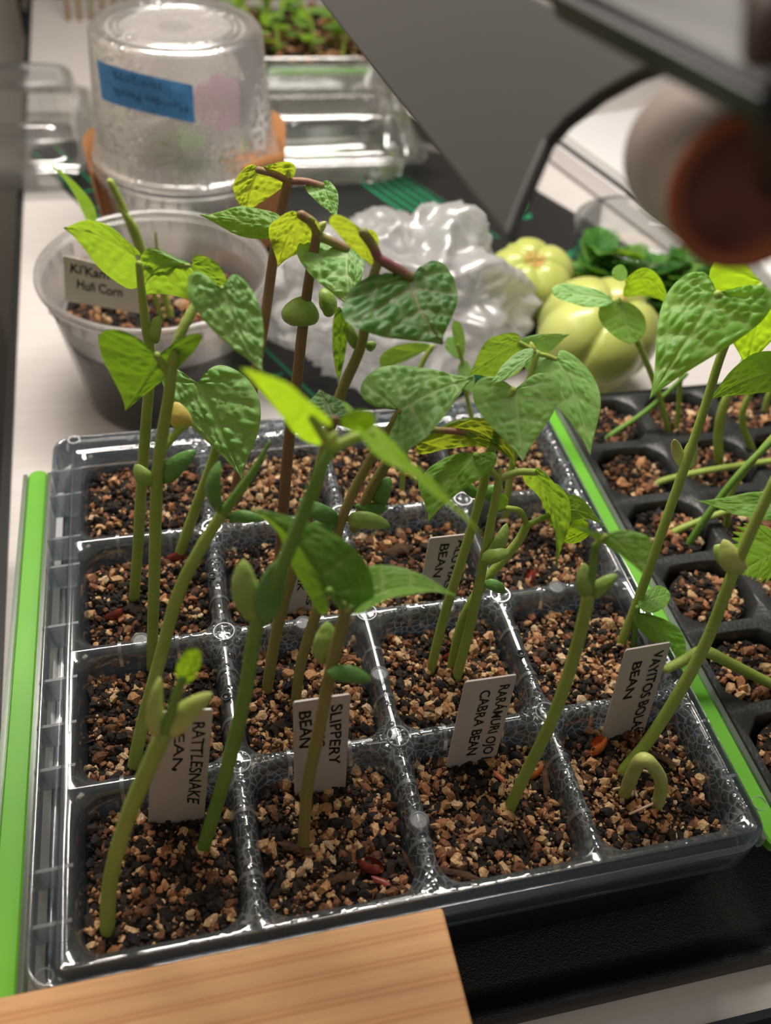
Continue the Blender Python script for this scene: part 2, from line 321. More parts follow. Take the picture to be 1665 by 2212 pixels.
# ------------------------------------------------------------------ black drip tray under both seed trays
DX0, DX1, DY0, DY1 = -.0075, .47, -.024, .235
dt = empty('drip_tray', (.2, .1, .0004), 'wide shallow black plastic drip tray under the clear seed tray', 'tray')
cx, cy, hx, hy = (DX0 + DX1)/2, (DY0 + DY1)/2, (DX1 - DX0)/2, (DY1 - DY0)/2
g = G(); g.loops([rrect(cx, cy, hx - .012, hy - .012, .008, .003), rrect(cx, cy, hx - .008, hy - .008, .010, .0035), rrect(cx, cy, hx - .004, hy - .004, .012, .009),
                  rrect(cx, cy, hx - .002, hy - .002, .013, .010), rrect(cx, cy, hx - .001, hy - .001, .013, .010), rrect(cx, cy, hx, hy, .013, .007), rrect(cx, cy, hx, hy, .013, .0004)], True, True)
g.out('tray_body', 'drip', dt, ang=50)

# ------------------------------------------------------------------ clear 16-cell seed tray
st = empty('seed_tray', (.1, .1, .003), 'clear sixteen-cell seed tray with lime green side strips and condensation', 'tray')
GL, GR, GF, GB = .0100, .0030, .0045, .0105
g = G()
prof = [(.025, .0004, .0550), (.0243, .0022, .05495), (.0235, .0045, .0545), (.0227, .0062, .0533), (.0220, .0074, .0513), (.0216, .0080, .0480), (.0210, .0080, .0400), (.0180, .006, .0100)]
for i in range(4):
    for j in range(4):
        x, y = .025 + .05*i, .025 + .05*j
        g.loops([rrect(x, y, h, h, r, z) for h, r, z in prof], False, True)
def fl(l, r, f, b, rad, z):
    x0, x1, y0, y1 = -l, .2 + r, -f, .2 + b
    return rrect((x0 + x1)/2, (y0 + y1)/2, (x1 - x0)/2, (y1 - y0)/2, rad, z)
fr = [(0, .0004, .0550), (.10, .002, .0556), (.22, .003, .0548), (.32, .004, .0440), (.66, .005, .0440), (.78, .006, .0545), (.84, .007, .0556), (.93, .008, .0553), (1.0, .009, .0520), (1.0, .009, .0400)]
g.loops([fl(GL*t, GR*t, GF*t, GB*t, r, z) for t, r, z in fr])
ins = g.out('cell_insert', 'tray_clear', st)
# welded so crests shade smoothly
bm = bmesh.new(); bm.from_mesh(ins.data); bmesh.ops.remove_doubles(bm, verts=bm.verts, dist=.00005); bmesh.ops.recalc_face_normals(bm, faces=bm.faces); bm.to_mesh(ins.data); bm.free()
g = G(); g.loops([fl(-.004, -.004, -.004, -.004, .01, .0033), fl(-.001, -.001, -.001, -.001, .012, .004), fl(.003, .0025, .0022, .006, .010, .034), fl(.0075, .0028, .0035, .0085, .010, .0365), fl(.0078, .0029, .0038, .0088, .010, .0385), fl(.0065, .0022, .003, .0075, .010, .0385), fl(.0015, .0015, .001, .004, .010, .034), fl(-.003, -.003, -.003, -.003, .01, .006)], True, True)
g.out('base_tray', 'base_black', st)
def strip(x0, x1, y0, y1, dz=0):
    cx_, cy_ = (x0 + x1)/2, (y0 + y1)/2; hx_, hy_ = (x1 - x0)/2, (y1 - y0)/2
    g = G(); g.loops([rrect(cx_, cy_, hx_ - .001, hy_ - .001, .004, .0375 + dz), rrect(cx_, cy_, hx_, hy_, .005, .0385 + dz), rrect(cx_, cy_, hx_, hy_, .005, .0420 + dz), rrect(cx_, cy_, hx_ - .0006, hy_ - .0006, .0044, .0426 + dz)], True, True)
    a = g.out('side_strip', 'green_strip', st, ang=40); tag(a, 'lime green plastic strip')
    g = G()
    for s in (-1, 1):
        xa = cx_ + s*(hx_ + .0002); xb = cx_ + s*(hx_ + .0018)
        g.box(min(xa, xb), max(xa, xb), y0 + .003, y1 - .003, .0375 + dz, .0432 + dz)
    g.out('strip_border', 'strip_edge', st, smooth=False)
strip(-.0215, -.0140, -.006, .2055); strip(.2058, .2125, -.004, .215, .0055)
for y in (.012, .027, .058, .073, .090, .112, .139, .153, .176, .190):       # stiffening gussets across the left rim channel
    g = G().hexa([(-.0098, y - .0005, .043), (-.0008, y - .0005, .043), (-.0008, y + .0005, .043), (-.0098, y + .0005, .043),
                  (-.0098, y - .0005, .0545), (.0022, y - .0005, .0552), (.0022, y + .0005, .0552), (-.0098, y + .0005, .0545)])
    g.out('gusset', 'tray_rib', st, smooth=False)
for y in (.018, .038, .070, .1, .13, .165):
    g = G().hexa([(.2006, y - .0005, .043), (.2026, y - .0005, .043), (.2026, y + .0005, .043), (.2006, y + .0005, .043),
                  (.1975, y - .0005, .0545), (.2026, y - .0005, .0545), (.2026, y + .0005, .0545), (.1975, y + .0005, .0545)])
    g.out('gusset', 'tray_rib', st, smooth=False)
# raised round caps, hollow ring marks, slots and bands moulded on the dividers
def disc(x, y, r, z0, z1, name, mat, hole=0):
    th = np.arange(28)*2*np.pi/28
    ring = lambda rr, z: [(x + rr*math.cos(t), y + rr*math.sin(t), z) for t in th]
    g = G()
    if hole: g.loops([ring(hole, z0), ring(hole, z1), ring(r, z1), ring(r, z0)])
    else: g.loops([ring(r, z0), ring(r, z1), ring(r - .0004, z1 + .0003), ring(r - .0008, z1 + .0003), ring(r - .0009, z1), ring(.0002, z1)], False, True)
    return g.out(name, mat, st, ang=40)
for px, py in ((905, 1772), (820, 1455), (303, 1382), (1203, 1268), (655, 1345), (965, 1310)):
    p = atz(px, py, .0562); disc(p[0], p[1], .0031, .0535, .0562, 'cap', 'tray_cap')
for i in (1, 2, 3):
    for j in (1, 2, 3): disc(.05*i + .0003, .05*j, .0037, .0549, .0553, 'ring_mark', 'tray_cap', hole=.0033)
for px, py in ((95, 2112), (1640, 1735), (160, 950)):
    p = atz(px, py, .0556); disc(p[0], p[1], .0024, .0552, .0558, 'ring_mark', 'tray_cap', hole=.0021)
def band(x, y, alongx):
    xs = np.linspace(-.0040, .0040, 13); pr = [(-.0040, .0480), (-.0034, .0513), (-.0027, .0533), (-.0017, .0545), (-.0007, .0550), (0, .0551), (.0007, .0550), (.0017, .0545), (.0027, .0533), (.0034, .0513), (.0040, .0480)]
    g = G(); L = []
    for off in (-.0006, .0006):
        L.append([((x + off, y + a, z + .00025) if alongx else (x + a, y + off, z + .00025)) for a, z in pr])
    g.loops(L, closed=False); return g.out('band', 'tray_rib', st)
for i in (1, 2, 3):
    for j in range(4):
        band(.05*i, .05*j + .0155, False); band(.05*i, .05*j + .0345, False)
for j in (1, 2, 3):
    for i in range(4): band(.05*i + .0155, .05*j, True); band(.05*i + .0345, .05*j, True)
for px, py in ((1125, 1412), (857, 1100), (488, 1505), (458, 1243)):
    p = atz(px, py, .0553); th = np.arange(20)*2*np.pi/20
    g = G(); g.loops([[(p[0] + r*math.cos(t), p[1] + r*math.sin(t), z) for t in th] for r, z in ((.0016, .0549), (.0016, .0555), (.0011, .0555), (.0011, .0552), (.0002, .0552))], False, True)
    tag(g.out('drain_hole', 'base_black', st), 'small dark drain hole')

# ------------------------------------------------------------------ potting soil with vermiculite grains
ICO = None
def ico():
    global ICO
    if ICO is None:
        bm = bmesh.new(); bmesh.ops.create_icosphere(bm, subdivisions=1, radius=1)
        ICO = (np.array([v.co[:] for v in bm.verts]), np.array([[v.index for v in f.verts] for f in bm.faces])); bm.free()
    return ICO
PAL = np.array([(.50, .30, .15), (.58, .38, .20), (.42, .22, .10), (.30, .13, .06), (.62, .45, .28), (.16, .07, .035), (.020, .016, .014), (.035, .022, .015), (.012, .010, .010)])
def soil(cells, name, label, group, n, size, weights, clip, bump=.0022, parent=None, gmat='grain', jit=.0005):
    """one bed of potting mix: lumpy dark peat with loose grains on top"""
    cx_, cy_, hx_, hy_, z = cells
    sd = RNG.random()*100; N = 22
    def hgt(x, y):
        return z + bump*(noise.noise((x*90 + sd, y*90, 0)) + .5*noise.noise((x*260 + sd, y*260, 3)))
    V = []; Fc = []
    for i in range(N + 1):
        for j in range(N + 1):
            a, b = -1 + 2*i/N, -1 + 2*j/N
            if clip == 'round': k = 1/max(1e-6, math.hypot(a, b))*max(abs(a), abs(b)) if (a or b) else 1; a *= k; b *= k
            else:
                k = 1 - .10*(a*a*b*b); a *= k; b *= k
            x, y = cx_ + a*hx_, cy_ + b*hy_; V.append((x, y, hgt(x, y) - (.0012 if max(abs(a), abs(b)) > .97 else 0)))
    for i in range(N):
        for j in range(N): q = i*(N + 1) + j; Fc.append((q, q + N + 1, q + N + 2, q + 1))
    nb = len(V); V = [np.array(V)]; cols = [np.tile((.016, .011, .008, 1), (nb, 1))]
    iv, fi = ico(); pal = RNG.choice(len(PAL), size=n, p=weights)
    u = RNG.uniform(-.97, .97, (n, 2))
    if clip == 'round':
        rr = np.sqrt(RNG.random(n))*.96; th = RNG.random(n)*6.283; u = np.stack([rr*np.cos(th), rr*np.sin(th)], 1)
    S = size*np.clip(RNG.lognormal(-.15, .55, n), .35, 2.6)
    for i in range(n):
        if noise.noise(((cx_ + u[i, 0]*hx_)*110 + sd, (cy_ + u[i, 1]*hy_)*110, 9)) > .22 and pal[i] < 5: pal[i] = 5 + int(RNG.integers(0, 4))
    Q = RNG.normal(size=(n, 4)); Q /= np.linalg.norm(Q, axis=1)[:, None]
    allF = [np.array(Fc)]; tri = []
    for i in range(n):
        w, x, y, zz = Q[i]
        R_ = np.array([[1-2*(y*y+zz*zz), 2*(x*y-zz*w), 2*(x*zz+y*w)], [2*(x*y+zz*w), 1-2*(x*x+zz*zz), 2*(y*zz-x*w)], [2*(x*zz-y*w), 2*(y*zz+x*w), 1-2*(x*x+y*y)]])
        sc = np.array([1.0, RNG.uniform(.55, .95), RNG.uniform(.45, .8)])
        P = (np.sign(iv)*np.abs(iv)**.75 + RNG.uniform(-.30, .30, iv.shape))*sc*S[i]
        X, Y = cx_ + u[i, 0]*hx_, cy_ + u[i, 1]*hy_
        P = P @ R_.T + np.array([X, Y, hgt(X, Y) + S[i]*.35 + RNG.random()*jit])
        b = nb + i*len(iv); tri.append(fi + b); V.append(P)
        c = PAL[pal[i]]*RNG.uniform(.75, 1.2); cols.append(np.tile((*c, 1), (len(iv), 1)))
    V = np.vstack(V); cols = np.vstack(cols)
    faces = [tuple(f) for f in Fc] + [tuple(f) for f in np.vstack(tri)]
    o = obj(name, V, faces, gmat, parent, smooth=False, cols=cols)
    if parent is None: tag(o, label, 'soil', group, 'stuff')
    else: o['kind'] = 'stuff'
    return o
WT = np.array([.14, .12, .12, .12, .05, .14, .12, .11, .08]); WT /= WT.sum()
WD = np.array([.08, .06, .10, .10, .03, .18, .18, .16, .11]); WD /= WD.sum()
for i in range(4):
    for j in range(4):
        if i == 3 and j == 3: nn = 520
        soil((.025 + .05*i, .025 + .05*j, .0212, .0212, ZS - .0006 + RNG.uniform(-.001, .001)), 'potting_soil', 'dark potting mix with tan vermiculite grains filling a cell of the clear tray', 'soil beds in the clear seed tray', 1600 if j < 2 else 1200, .00086, WD if i == 0 else WT, 'sq')

# loose chips and seed coats lying on the soil
def chip(px, py, L, wd, ang, mat, name, label, cat, z=ZS + .0012, group=None, curl=0.3):
    p = atz(px, py, z); a = math.radians(ang); ax = np.array([math.cos(a), math.sin(a), 0]); ay = np.array([-math.sin(a), math.cos(a), 0]); up = np.array([0, 0, 1])
    Lp = []
    for t in np.linspace(-1, 1, 9):
        w = wd*max(.12, (1 - abs(t)**2.5)); ring = []
        for k in range(8):
            th = k*math.pi/4; ring.append(p + ax*L*t + ay*w*math.cos(th)*(1 + .2*math.sin(5*t + k)) + up*(w*.55*math.sin(th) + curl*L*(t*t)*.4 + .0006))
        Lp.append(ring)
    g = G(); g.loops(Lp, True, True); o = g.out(name, mat, ang=60); tag(o, label, cat, group); return o
def hull(px, py, r, ang, mat, label, z=ZS + .0015):
    """open curled seed coat"""
    p = atz(px, py, z); a = math.radians(ang); ax = np.array([math.cos(a), math.sin(a), .25]); ax /= np.linalg.norm(ax); ay = np.cross([0, 0, 1], ax); ay /= np.linalg.norm(ay); az = np.cross(ax, ay)
    L = []
    for t in np.linspace(-1, 1, 9):
        rr = r*math.sqrt(max(.03, 1 - .8*t*t)); L.append([p + ax*t*r*1.3 + rr*(math.cos(th)*ay*.8 + math.sin(th)*az*.9) for th in np.linspace(1.9, 1.9 + math.pi + 1.2, 12)])
    Li = [[q + (p + ax*((i - 4)/4)*r*1.3 - q)*.16 for q in ring] for i, ring in enumerate(L)]
    g = G(); g.loops(L, closed=False); g.loops([l[::-1] for l in Li], closed=False)
    o = g.out('seed_coat', mat); tag(o, label, 'seed coat'); return o
hull(800, 1868, .0030, -40, 'seedcoat', 'dark red curled seed coat on the soil beside the single middle sprout')
chip(822, 1905, .0030, .0011, -35, 'seedcoat', 'seed_coat', 'thin dark red sliver of seed coat beside the curled red one', 'seed coat')
chip(1078, 1680, .0028, .0010, -60, 'seedcoat_orange', 'seed_coat', 'small orange sliver of seed coat beside a bean stem', 'seed coat')
hull(1152, 1668, .0024, 20, 'seedcoat_orange', 'orange open seed coat at the foot of a bean stem')
hull(1145, 1245, .0026, 60, 'seedcoat', 'red brown seed coat in the soil below the hanging bean leaf')
hull(972, 1412, .0026, 10, 'seedcoat', 'brown red seed coat half buried between two leaning stems')
hull(1290, 1610, .0030, 30, 'seedcoat_orange', 'rust coloured lump of seed coat at the foot of a white tag')
hull(245, 1325, .0026, 15, 'seedcoat', 'reddish curled seed coat in the soil under three green stems')
hull(380, 1200, .0030, 0, 'seedcoat', 'brown seed coat lying against a bean stem base')
chips = [(985, 1888, .0075, .0011, -25, 'long thin brown bark sliver by the tray divider'), (640, 1835, .0060, .0013, -28, 'dark bark sliver beside the slippery silks stem'),
         (885, 1870, .0050, .0009, -75, 'narrow dark bark sliver against the clear divider'), (1178, 1690, .0058, .0013, 70, 'dark bark sliver leaning on the wet divider'),
         (235, 1420, .0070, .0016, 12, 'dark flat bark chip near the left tray wall'), (250, 1170, .0055, .0012, -30, 'dark bark twig sticking up from the soil'),
         (375, 1075, .0085, .0008, 14, 'thin brown twig lying over the clear divider'), (395, 1160, .0045, .0017, 80, 'dark wooden stub beside a green stem'),
         (860, 1190, .0062, .0030, 8, 'broad grey bark flake on the soil'), (1430, 1640, .0050, .0013, -45, 'dark bark sliver beside the bent root'), (300, 1590, .0060, .0010, -30, 'brown fibre strip on dark soil'),
         (1250, 1355, .0042, .0015, -30, 'short dark bark chip on pale soil'), (730, 1900, .0065, .0014, 3, 'flat dark bark strip near the front rim')]
for px, py, L, w, a, lab in chips: chip(px, py, L, w, a, 'bark', 'bark_chip', lab, 'bark chip', curl=.15)

# ------------------------------------------------------------------ lettering
def text_grid(s, bold=.012):
    cu = bpy.data.curves.new('t', 'FONT'); cu.body = s; cu.size = 1; cu.offset = bold; cu.resolution_u = 4
    o = bpy.data.objects.new('t', cu); COL.objects.link(o)
    dg = bpy.context.evaluated_depsgraph_get(); me = bpy.data.meshes.new_from_object(o.evaluated_get(dg))
    bm = bmesh.new(); bm.from_mesh(me); bmesh.ops.triangulate(bm, faces=bm.faces)
    V = np.array([v.co[:] for v in bm.verts]); Fc = [[v.index for v in f.verts] for f in bm.faces]; bm.free()
    bpy.data.objects.remove(o); bpy.data.curves.remove(cu); bpy.data.meshes.remove(me)
    V = V[:, :2]; V[:, 1] += .035*np.sin(V[:, 0]*3.1 + len(s)) ; V[:, 0] += .03*np.sin(V[:, 1]*4 + V[:, 0]*1.7)
    x0, x1 = V[:, 0].min(), V[:, 0].max()
    V[:, 0] = (V[:, 0] - x0)/(x1 - x0); V[:, 1] = V[:, 1]/.72
    return V, Fc
def lettering(s, fn, parent, mat='ink', bold=.012):
    V, Fc = text_grid(s, bold); return obj('lettering', [fn(a, b) for a, b in V], Fc, mat, parent, smooth=False)
def tag_obj(corners, lean, lines, label, mat='tag', zs=ZS):
    """plant tag from its four corners (TL,TR,BR,BL); lower corners stand in the soil"""
    TL, TR, BR, BL = corners
    bl, br = atz(*BL, zs), atz(*BR, zs)
    ym = (bl[1] + br[1])/2; bl = aty(*BL, ym - .0 + (bl[1] - ym)*.35); br = aty(*BR, ym + (br[1] - ym)*.35)
    tl, tr = aty(*TL, bl[1] + lean), aty(*TR, br[1] + lean)
    dn = (bl - tl); dn2 = (br - tr); bl = bl + dn*.12; br = br + dn2*.12
    n = np.cross(br - bl, tl - bl); n /= np.linalg.norm(n)
    if n @ (C - tl) < 0: n = -n
    e = empty('plant_tag', (bl + br)/2, label, 'plant tag', 'white plant tags' if mat == 'tag' else None)
    P = lambda u, v: (tl*(1 - u) + tr*u)*(1 - v) + (bl*(1 - u) + br*u)*v
    th = n*.0006; rim = [(.03, 0), (.97, 0), (.99, .008), (1, .02), (1, 1), (0, 1), (0, .02), (.01, .008)]
    g = G(); g.loops([[P(u, v) - th for u, v in rim], [P(u, v) for u, v in rim]], True, True); b = g.out('label_plate', mat, e, smooth=False)
    for s, u0, u1, v0, v1 in lines:       # reads downwards, letter tops to the right
        lettering(s, lambda a, b_, u0=u0, u1=u1, v0=v0, v1=v1: P(u0 + (u1 - u0)*b_, v0 + (v1 - v0)*a) + n*.00015, b)
    return e
tag_obj(((329, 1540), (460, 1533), (440, 1780), (320, 1765)), .004, [('RATTLESNAKE', .68, .90, .08, .72), ('BEAN', .38, .56, .07, .46)], 'white plant tag marked RATTLESNAKE behind the newly opened sprout')
tag_obj(((633, 1518), (757, 1500), (746, 1702), (636, 1710)), .004, [('SLIPPERY', .66, .87, .07, .63), ('SILKS', .40, .58, .10, .44), ('BEAN', .11, .33, .09, .44)], 'white plant tag marked SLIPPERY SILKS BEAN')
tag_obj(((1005, 1474), (1117, 1458), (1070, 1640), (964, 1655)), .006, [('RAR\u00c1MURI OJO D', .70, .90, .08, .92), ('CABRA BEAN', .36, .56, .11, .80)], 'white plant tag marked OJO D CABRA BEAN')
tag_obj(((1352, 1405), (1450, 1388), (1395, 1566), (1297, 1600)), .006, [('VAYITOS BOLAS', .66, .88, .06, .93), ('BEAN', .26, .46, .13, .50)], 'white plant tag marked VAYITOS BOLAS under a glossy green leaf')
tag_obj(((928, 1163), (1022, 1153), (975, 1285), (903, 1290)), .004, [('ALUVIAS', .68, .90, .06, .78), ('BEAN', .30, .52, .10, .60)], 'white plant tag marked ALUVIAS BEAN crossed by a leaning stem')
tag_obj(((604, 1195), (712, 1180), (672, 1325), (618, 1320)), .004, [('ABAIS', .72, .92, .20, .78), ('BUNK', .40, .60, .08, .58)], 'white plant tag ending in UNK half hidden behind a dark bean leaf')

# ------------------------------------------------------------------ leaf, cotyledon and plant builders
OUT = {'bean': [(0, 1), (.035, .93), (.085, .84), (.17, .71), (.27, .56), (.365, .40), (.435, .24), (.47, .10), (.465, -.04), (.42, -.15), (.34, -.215), (.24, -.215), (.14, -.15), (.06, -.06), (0, 0)],
       'oval': [(0, 1), (.05, .96), (.14, .88), (.25, .74), (.35, .56), (.40, .38), (.41, .22), (.36, .07), (.27, -.03), (.15, -.05), (.06, -.02), (.02, -.005), (0, 0)],
       'lance': [(0, 1), (.02, .92), (.06, .8), (.12, .62), (.16, .45), (.18, .3), (.16, .15), (.11, .05), (.05, 0), (.02, -.002), (0, 0)]}
def leaf_grid(kind, ns, nk, seed, nv=4.4, pucker=1, serr=0):
    rg = np.random.default_rng(seed)
    P = catmull(np.array([(a, b, 0) for a, b in OUT[kind]]), 10)[:, :2]
    L = np.r_[0, np.cumsum(np.linalg.norm(np.diff(P, axis=0), axis=1))]; L /= L[-1]
    s = np.linspace(0, 1, ns + 1); ox = np.interp(s, L, P[:, 0]); oy = np.interp(s, L, P[:, 1])
    if serr: ox = ox*(1 + serr*np.sin(s*np.pi*26)*np.sin(np.pi*s)); oy = oy + .25*serr*np.sin(s*np.pi*26)*np.sin(np.pi*s)
    im = np.argmax(ox); m_ = np.where(np.arange(ns + 1) <= im + 2, np.clip((oy - .06)/.94, 0, 1)**1.15, 0); m_[0] = 1
    k = np.linspace(0, 1, nk + 1)
    x = ox[:, None]*k[None]; y = m_[:, None] + (oy - m_)[:, None]*k[None]
    res = []
    ph = (s*nv*1.25 + .25)[:, None]*np.ones_like(k)[None]; dv = np.abs((ph % 1) - .5)
    vein2 = np.exp(-((.5 - dv)/.055)**2)*np.clip(1.15 - k[None]*.55, 0, 1); vein2[:2] = 0
    for side in (1, -1):
        xs = x*side
        pts = rg.uniform((-.5, -.25), (.5, 1), (150, 2)); q = np.stack([xs.ravel(), y.ravel()], 1)
        d = np.sqrt(((q[:, None] - pts[None])**2).sum(2)); d.sort(axis=1); e = (d[:, 1] - d[:, 0]).reshape(xs.shape)
        tert = np.exp(-(e/.012)**2)
        mid = np.exp(-(xs/.011)**2)
        vein = np.clip(np.maximum(np.maximum(mid, vein2*.9), tert*.40), 0, 1)
        hh = (1 - np.exp(-(e/.042)**2))*1.0*(1 - vein2*.5) + (1 - np.exp(-((.5 - dv)/.16)**2))*.55
        hh = hh*np.clip(k[None]*7, 0, 1)*np.clip((1 - k[None])*6 + .25, 0, 1)
        tone = .5 + .4*np.sin(rg.uniform(0, 6)) * 0 + .35*(np.clip(y, 0, 1) - .3) + .25*(k[None]**3)
        res.append((xs, y, vein, hh*pucker, np.clip(tone, 0, 1)))
    return res
def leaf_mesh(B, T, L, R, kind='bean', Mid=None, cup=0, wave=.02, pucker=.5, ns=64, nk=22, seed=0, serr=0, fold=0):
    B, T, L, R = map(np.asarray, (B, T, L, R)); ln = np.linalg.norm(T - B)
    xw = max(a for a, b in OUT[kind]); yw = max(OUT[kind], key=lambda p: p[0])[1]
    Mid = (B + T)/2 if Mid is None else np.asarray(Mid); ctl = 2*Mid - (B + T)/2
    def mid(y):
        t = np.clip(y, 0, None)[..., None]; yy = np.minimum(y, 0)[..., None]
        return (1 - t)**2*B + 2*t*(1 - t)*ctl + t*t*T + yy*(2*(ctl - B))
    cw = mid(np.array(yw)); rg = np.random.default_rng(seed + 5)
    V = []; A1 = []; A2 = []; Fc = []; off = 0
    nR = np.cross(R - cw, T - B); nR /= np.linalg.norm(nR) + 1e-9; nL = np.cross(T - B, L - cw); nL /= np.linalg.norm(nL) + 1e-9
    nm = nR + nL; nm /= np.linalg.norm(nm) + 1e-9
    if nm[2] < 0: nR, nL, nm = -nR, -nL, -nm
    a0, a1 = rg.uniform(0, 6, 2)
    for (xs, y, vein, hh, tone), Ed, nn in zip(leaf_grid(kind, ns, nk, seed, pucker=pucker, serr=serr), (R - cw, L - cw), (nR, nL)):
        ax = np.abs(xs)/xw; N = nn*np.clip(ax*3, 0, 1)[..., None] + nm*(1 - np.clip(ax*3, 0, 1))[..., None]
        P = mid(y) + ax[..., None]*Ed
        P = P + N*(ln*(hh*.042 + cup*(ax**2) + wave*ax*np.sin(y*9 + a0)*ax + wave*.5*np.sin(y*5 + a1)))[..., None]
        n1, n2 = P.shape[:2]; V.append(P.reshape(-1, 3)); A1.append(vein.ravel()); A2.append(tone.ravel())
        I = np.arange(n1*n2).reshape(n1, n2) + off
        q = np.stack([I[:-1, :-1], I[1:, :-1], I[1:, 1:], I[:-1, 1:]], -1).reshape(-1, 4)
        Fc += [tuple(f) for f in (q if Ed is not None and nn is nR else q[:, ::-1])]; off += n1*n2
    return np.vstack(V), Fc, np.concatenate(A1), np.concatenate(A2)
SEED = [100]
def add_leaf(parent, B, T, L, R, mat='leaf', name='leaf', **kw):
    SEED[0] += 1; kw.setdefault('seed', SEED[0])
    V, Fc, a, b = leaf_mesh(B, T, L, R, **kw)
    o = obj(name, V, Fc, mat, parent, attrs={'vein': a, 'tone': b})
    bm = bmesh.new(); bm.from_mesh(o.data); bmesh.ops.remove_doubles(bm, verts=bm.verts, dist=1e-6); bm.to_mesh(o.data); bm.free()
    return o
def cot_mesh(B, T, w, face, thick=.42, bend=.12):
    """plump half-bean: domed back, flatter inner face"""
    B, T = np.asarray(B), np.asarray(T); ax = T - B; ln = np.linalg.norm(ax); ax = ax/ln
    z = np.asarray(face, float); z = z - ax*(z @ ax); z /= np.linalg.norm(z); y = np.cross(z, ax); L = []
    for t in np.linspace(0, 1, 17):
        pr = (max(1e-4, math.sin(math.pi*min(1, .04 + .96*t**.85)))**.55); pr = max(pr, .06) if t < 1 else .03
        if t < .12: pr = .22 + .5*t/.12*pr
        c = B + ax*ln*t + z*ln*bend*math.sin(math.pi*t) + y*ln*.05*math.sin(math.pi*t)
        L.append([c + y*w*pr*math.cos(a) + z*w*thick*pr*math.sin(a)*(1.25 if math.sin(a) > 0 else .55) for a in np.arange(16)*2*np.pi/16])
    g = G(); g.loops(L, True, True); return g
class Plant:
    def __init__(s, name, label, cat, base, lean=.25, zs=ZS, group=None, stem='stem', leaf='leaf', cot='cot', P0=None):
        s.b = np.array(P0) if P0 is not None else atz(*base, zs); s.lean = lean; s.m = stem; s.l = leaf; s.c = cot
        s.e = empty(name, s.b, label, cat, group)
    def pt(s, x, y, dy=0.0):
        d = ray(x, y); k = (s.b[1] + dy - C[1] + s.lean*(C[2] - s.b[2]))/(d[1] - s.lean*d[2]); return C + k*d
    def stem(s, pts, r0, r1, mat=None, root=True, name='stem'):
        P = [s.pt(*p) for p in pts]
        if root: P = [P[0] + np.array([0, 0, -.006])] + P
        return tube(P, [r0, r0*.97, (r0 + r1)/2, r1], 12).out(name, mat or s.m, s.e)
    def vp(s, A, x, y, tilt=0, d=0):
        dB = depth(A); q = atd(x, y, dB); u = -(q - A) @ RM[1]
        return atd(x, y, dB - tilt*u + d)
    def leaf(s, B, T, L, R, tilt=0, dy=0, dT=0, dL=0, dR=0, M_=None, mat=None, A=None, **kw):
        A = s.pt(*B, dy) if A is None else A
        Mi = None if M_ is None else s.vp(A, M_[0], M_[1], tilt, M_[2] if len(M_) > 2 else 0)
        return add_leaf(s.e, A, s.vp(A, *T, tilt, dT), s.vp(A, *L, tilt, dL), s.vp(A, *R, tilt, dR), mat or s.l, Mid=Mi, **kw)
    def pet(s, pts, r, mat=None, dy=0):
        return tube([s.pt(p[0], p[1], dy if len(p) < 3 else p[2]) for p in pts], r, 8).out('petiole', mat or s.m, s.e)
    def cot(s, B, T, wpx, mat=None, dy=0, d=0, face=None, bend=.12, thick=.42):
        A = s.pt(*B, dy); t = s.vp(A, *T, .5, d); w = wpx*.5*depth(A)/F
        f = (C - A)/np.linalg.norm(C - A) if face is None else np.array(face)
        return cot_mesh(A, t, w, f, thick, bend).out('cotyledon', mat or s.c, s.e)
    def bud(s, B, T, wpx, mat='cot_pale'):
        A = s.pt(*B); t = s.vp(A, *T, .5); w = wpx*.5*depth(A)/F
        return cot_mesh(A, t, w, (C - A), .9, 0).out('bud', mat, s.e)
GB_ = 'bean seedlings in the clear tray'
BS = 'bean_seedling'
# A: front left newly opened sprout
p = Plant(BS, 'young bean sprout with two pale open seed leaves before the RATTLESNAKE tag', 'seedling', (232, 2010), .15, group=GB_, cot='cot_pale')
p.stem([(232, 2012), (238, 1905), (272, 1775), (322, 1655), (352, 1588)], .0021, .0020)
p.stem([(352, 1590), (372, 1530), (395, 1465)], .0013, .0010, 'stem_dark', False, 'upper_stem')
p.cot((346, 1592), (344, 1462), 60, face=(.8, -.3, .5), bend=-.06); p.cot((360, 1592), (458, 1496), 52, bend=.05)
p.leaf((392, 1478), (429, 1403), (384, 1430), (425, 1455), tilt=.6, mat='leaf_bright', kind='oval', pucker=.6)
# B: tall plant with the blurred bright leaves
p = Plant(BS, 'tall bean seedling whose two bright long leaves rise closest above the tray', 'seedling', (437, 1838), .12, group=GB_)
p.stem([(437, 1840), (478, 1705), (525, 1520), (556, 1345), (612, 1215), (655, 1110), (690, 1020), (716, 968)], .0020, .0012, 'stem_dark')
p.cot((562, 1350), (526, 1208), 72, face=(-.5, -.6, .5), bend=.05); p.cot((576, 1350), (618, 1195), 66, dy=-.002, face=(.3, -.7, .5), bend=-.05, mat='cot_dark')
p.pet([(716, 970), (695, 935), (676, 902)], .0011, 'stem'); p.pet([(718, 968), (760, 948), (798, 936)], .0011, 'stem')
p.bud((715, 968), (727, 930), 22)
p.leaf((678, 903), (516, 797), (640, 935), (668, 862), tilt=1.2, mat='leaf_bright', pucker=.3, dL=.008, dR=-.006, M_=(600, 838))
p.leaf((797, 936), (1040, 1160), (788, 900), (846, 1000), tilt=-.3, mat='leaf_bright', pucker=.3, dL=.01, dR=-.012, M_=(905, 1028))
p.leaf((735, 912), (812, 905), (770, 885), (775, 935), tilt=.2, mat='leaf_bright', kind='oval', pucker=.3)
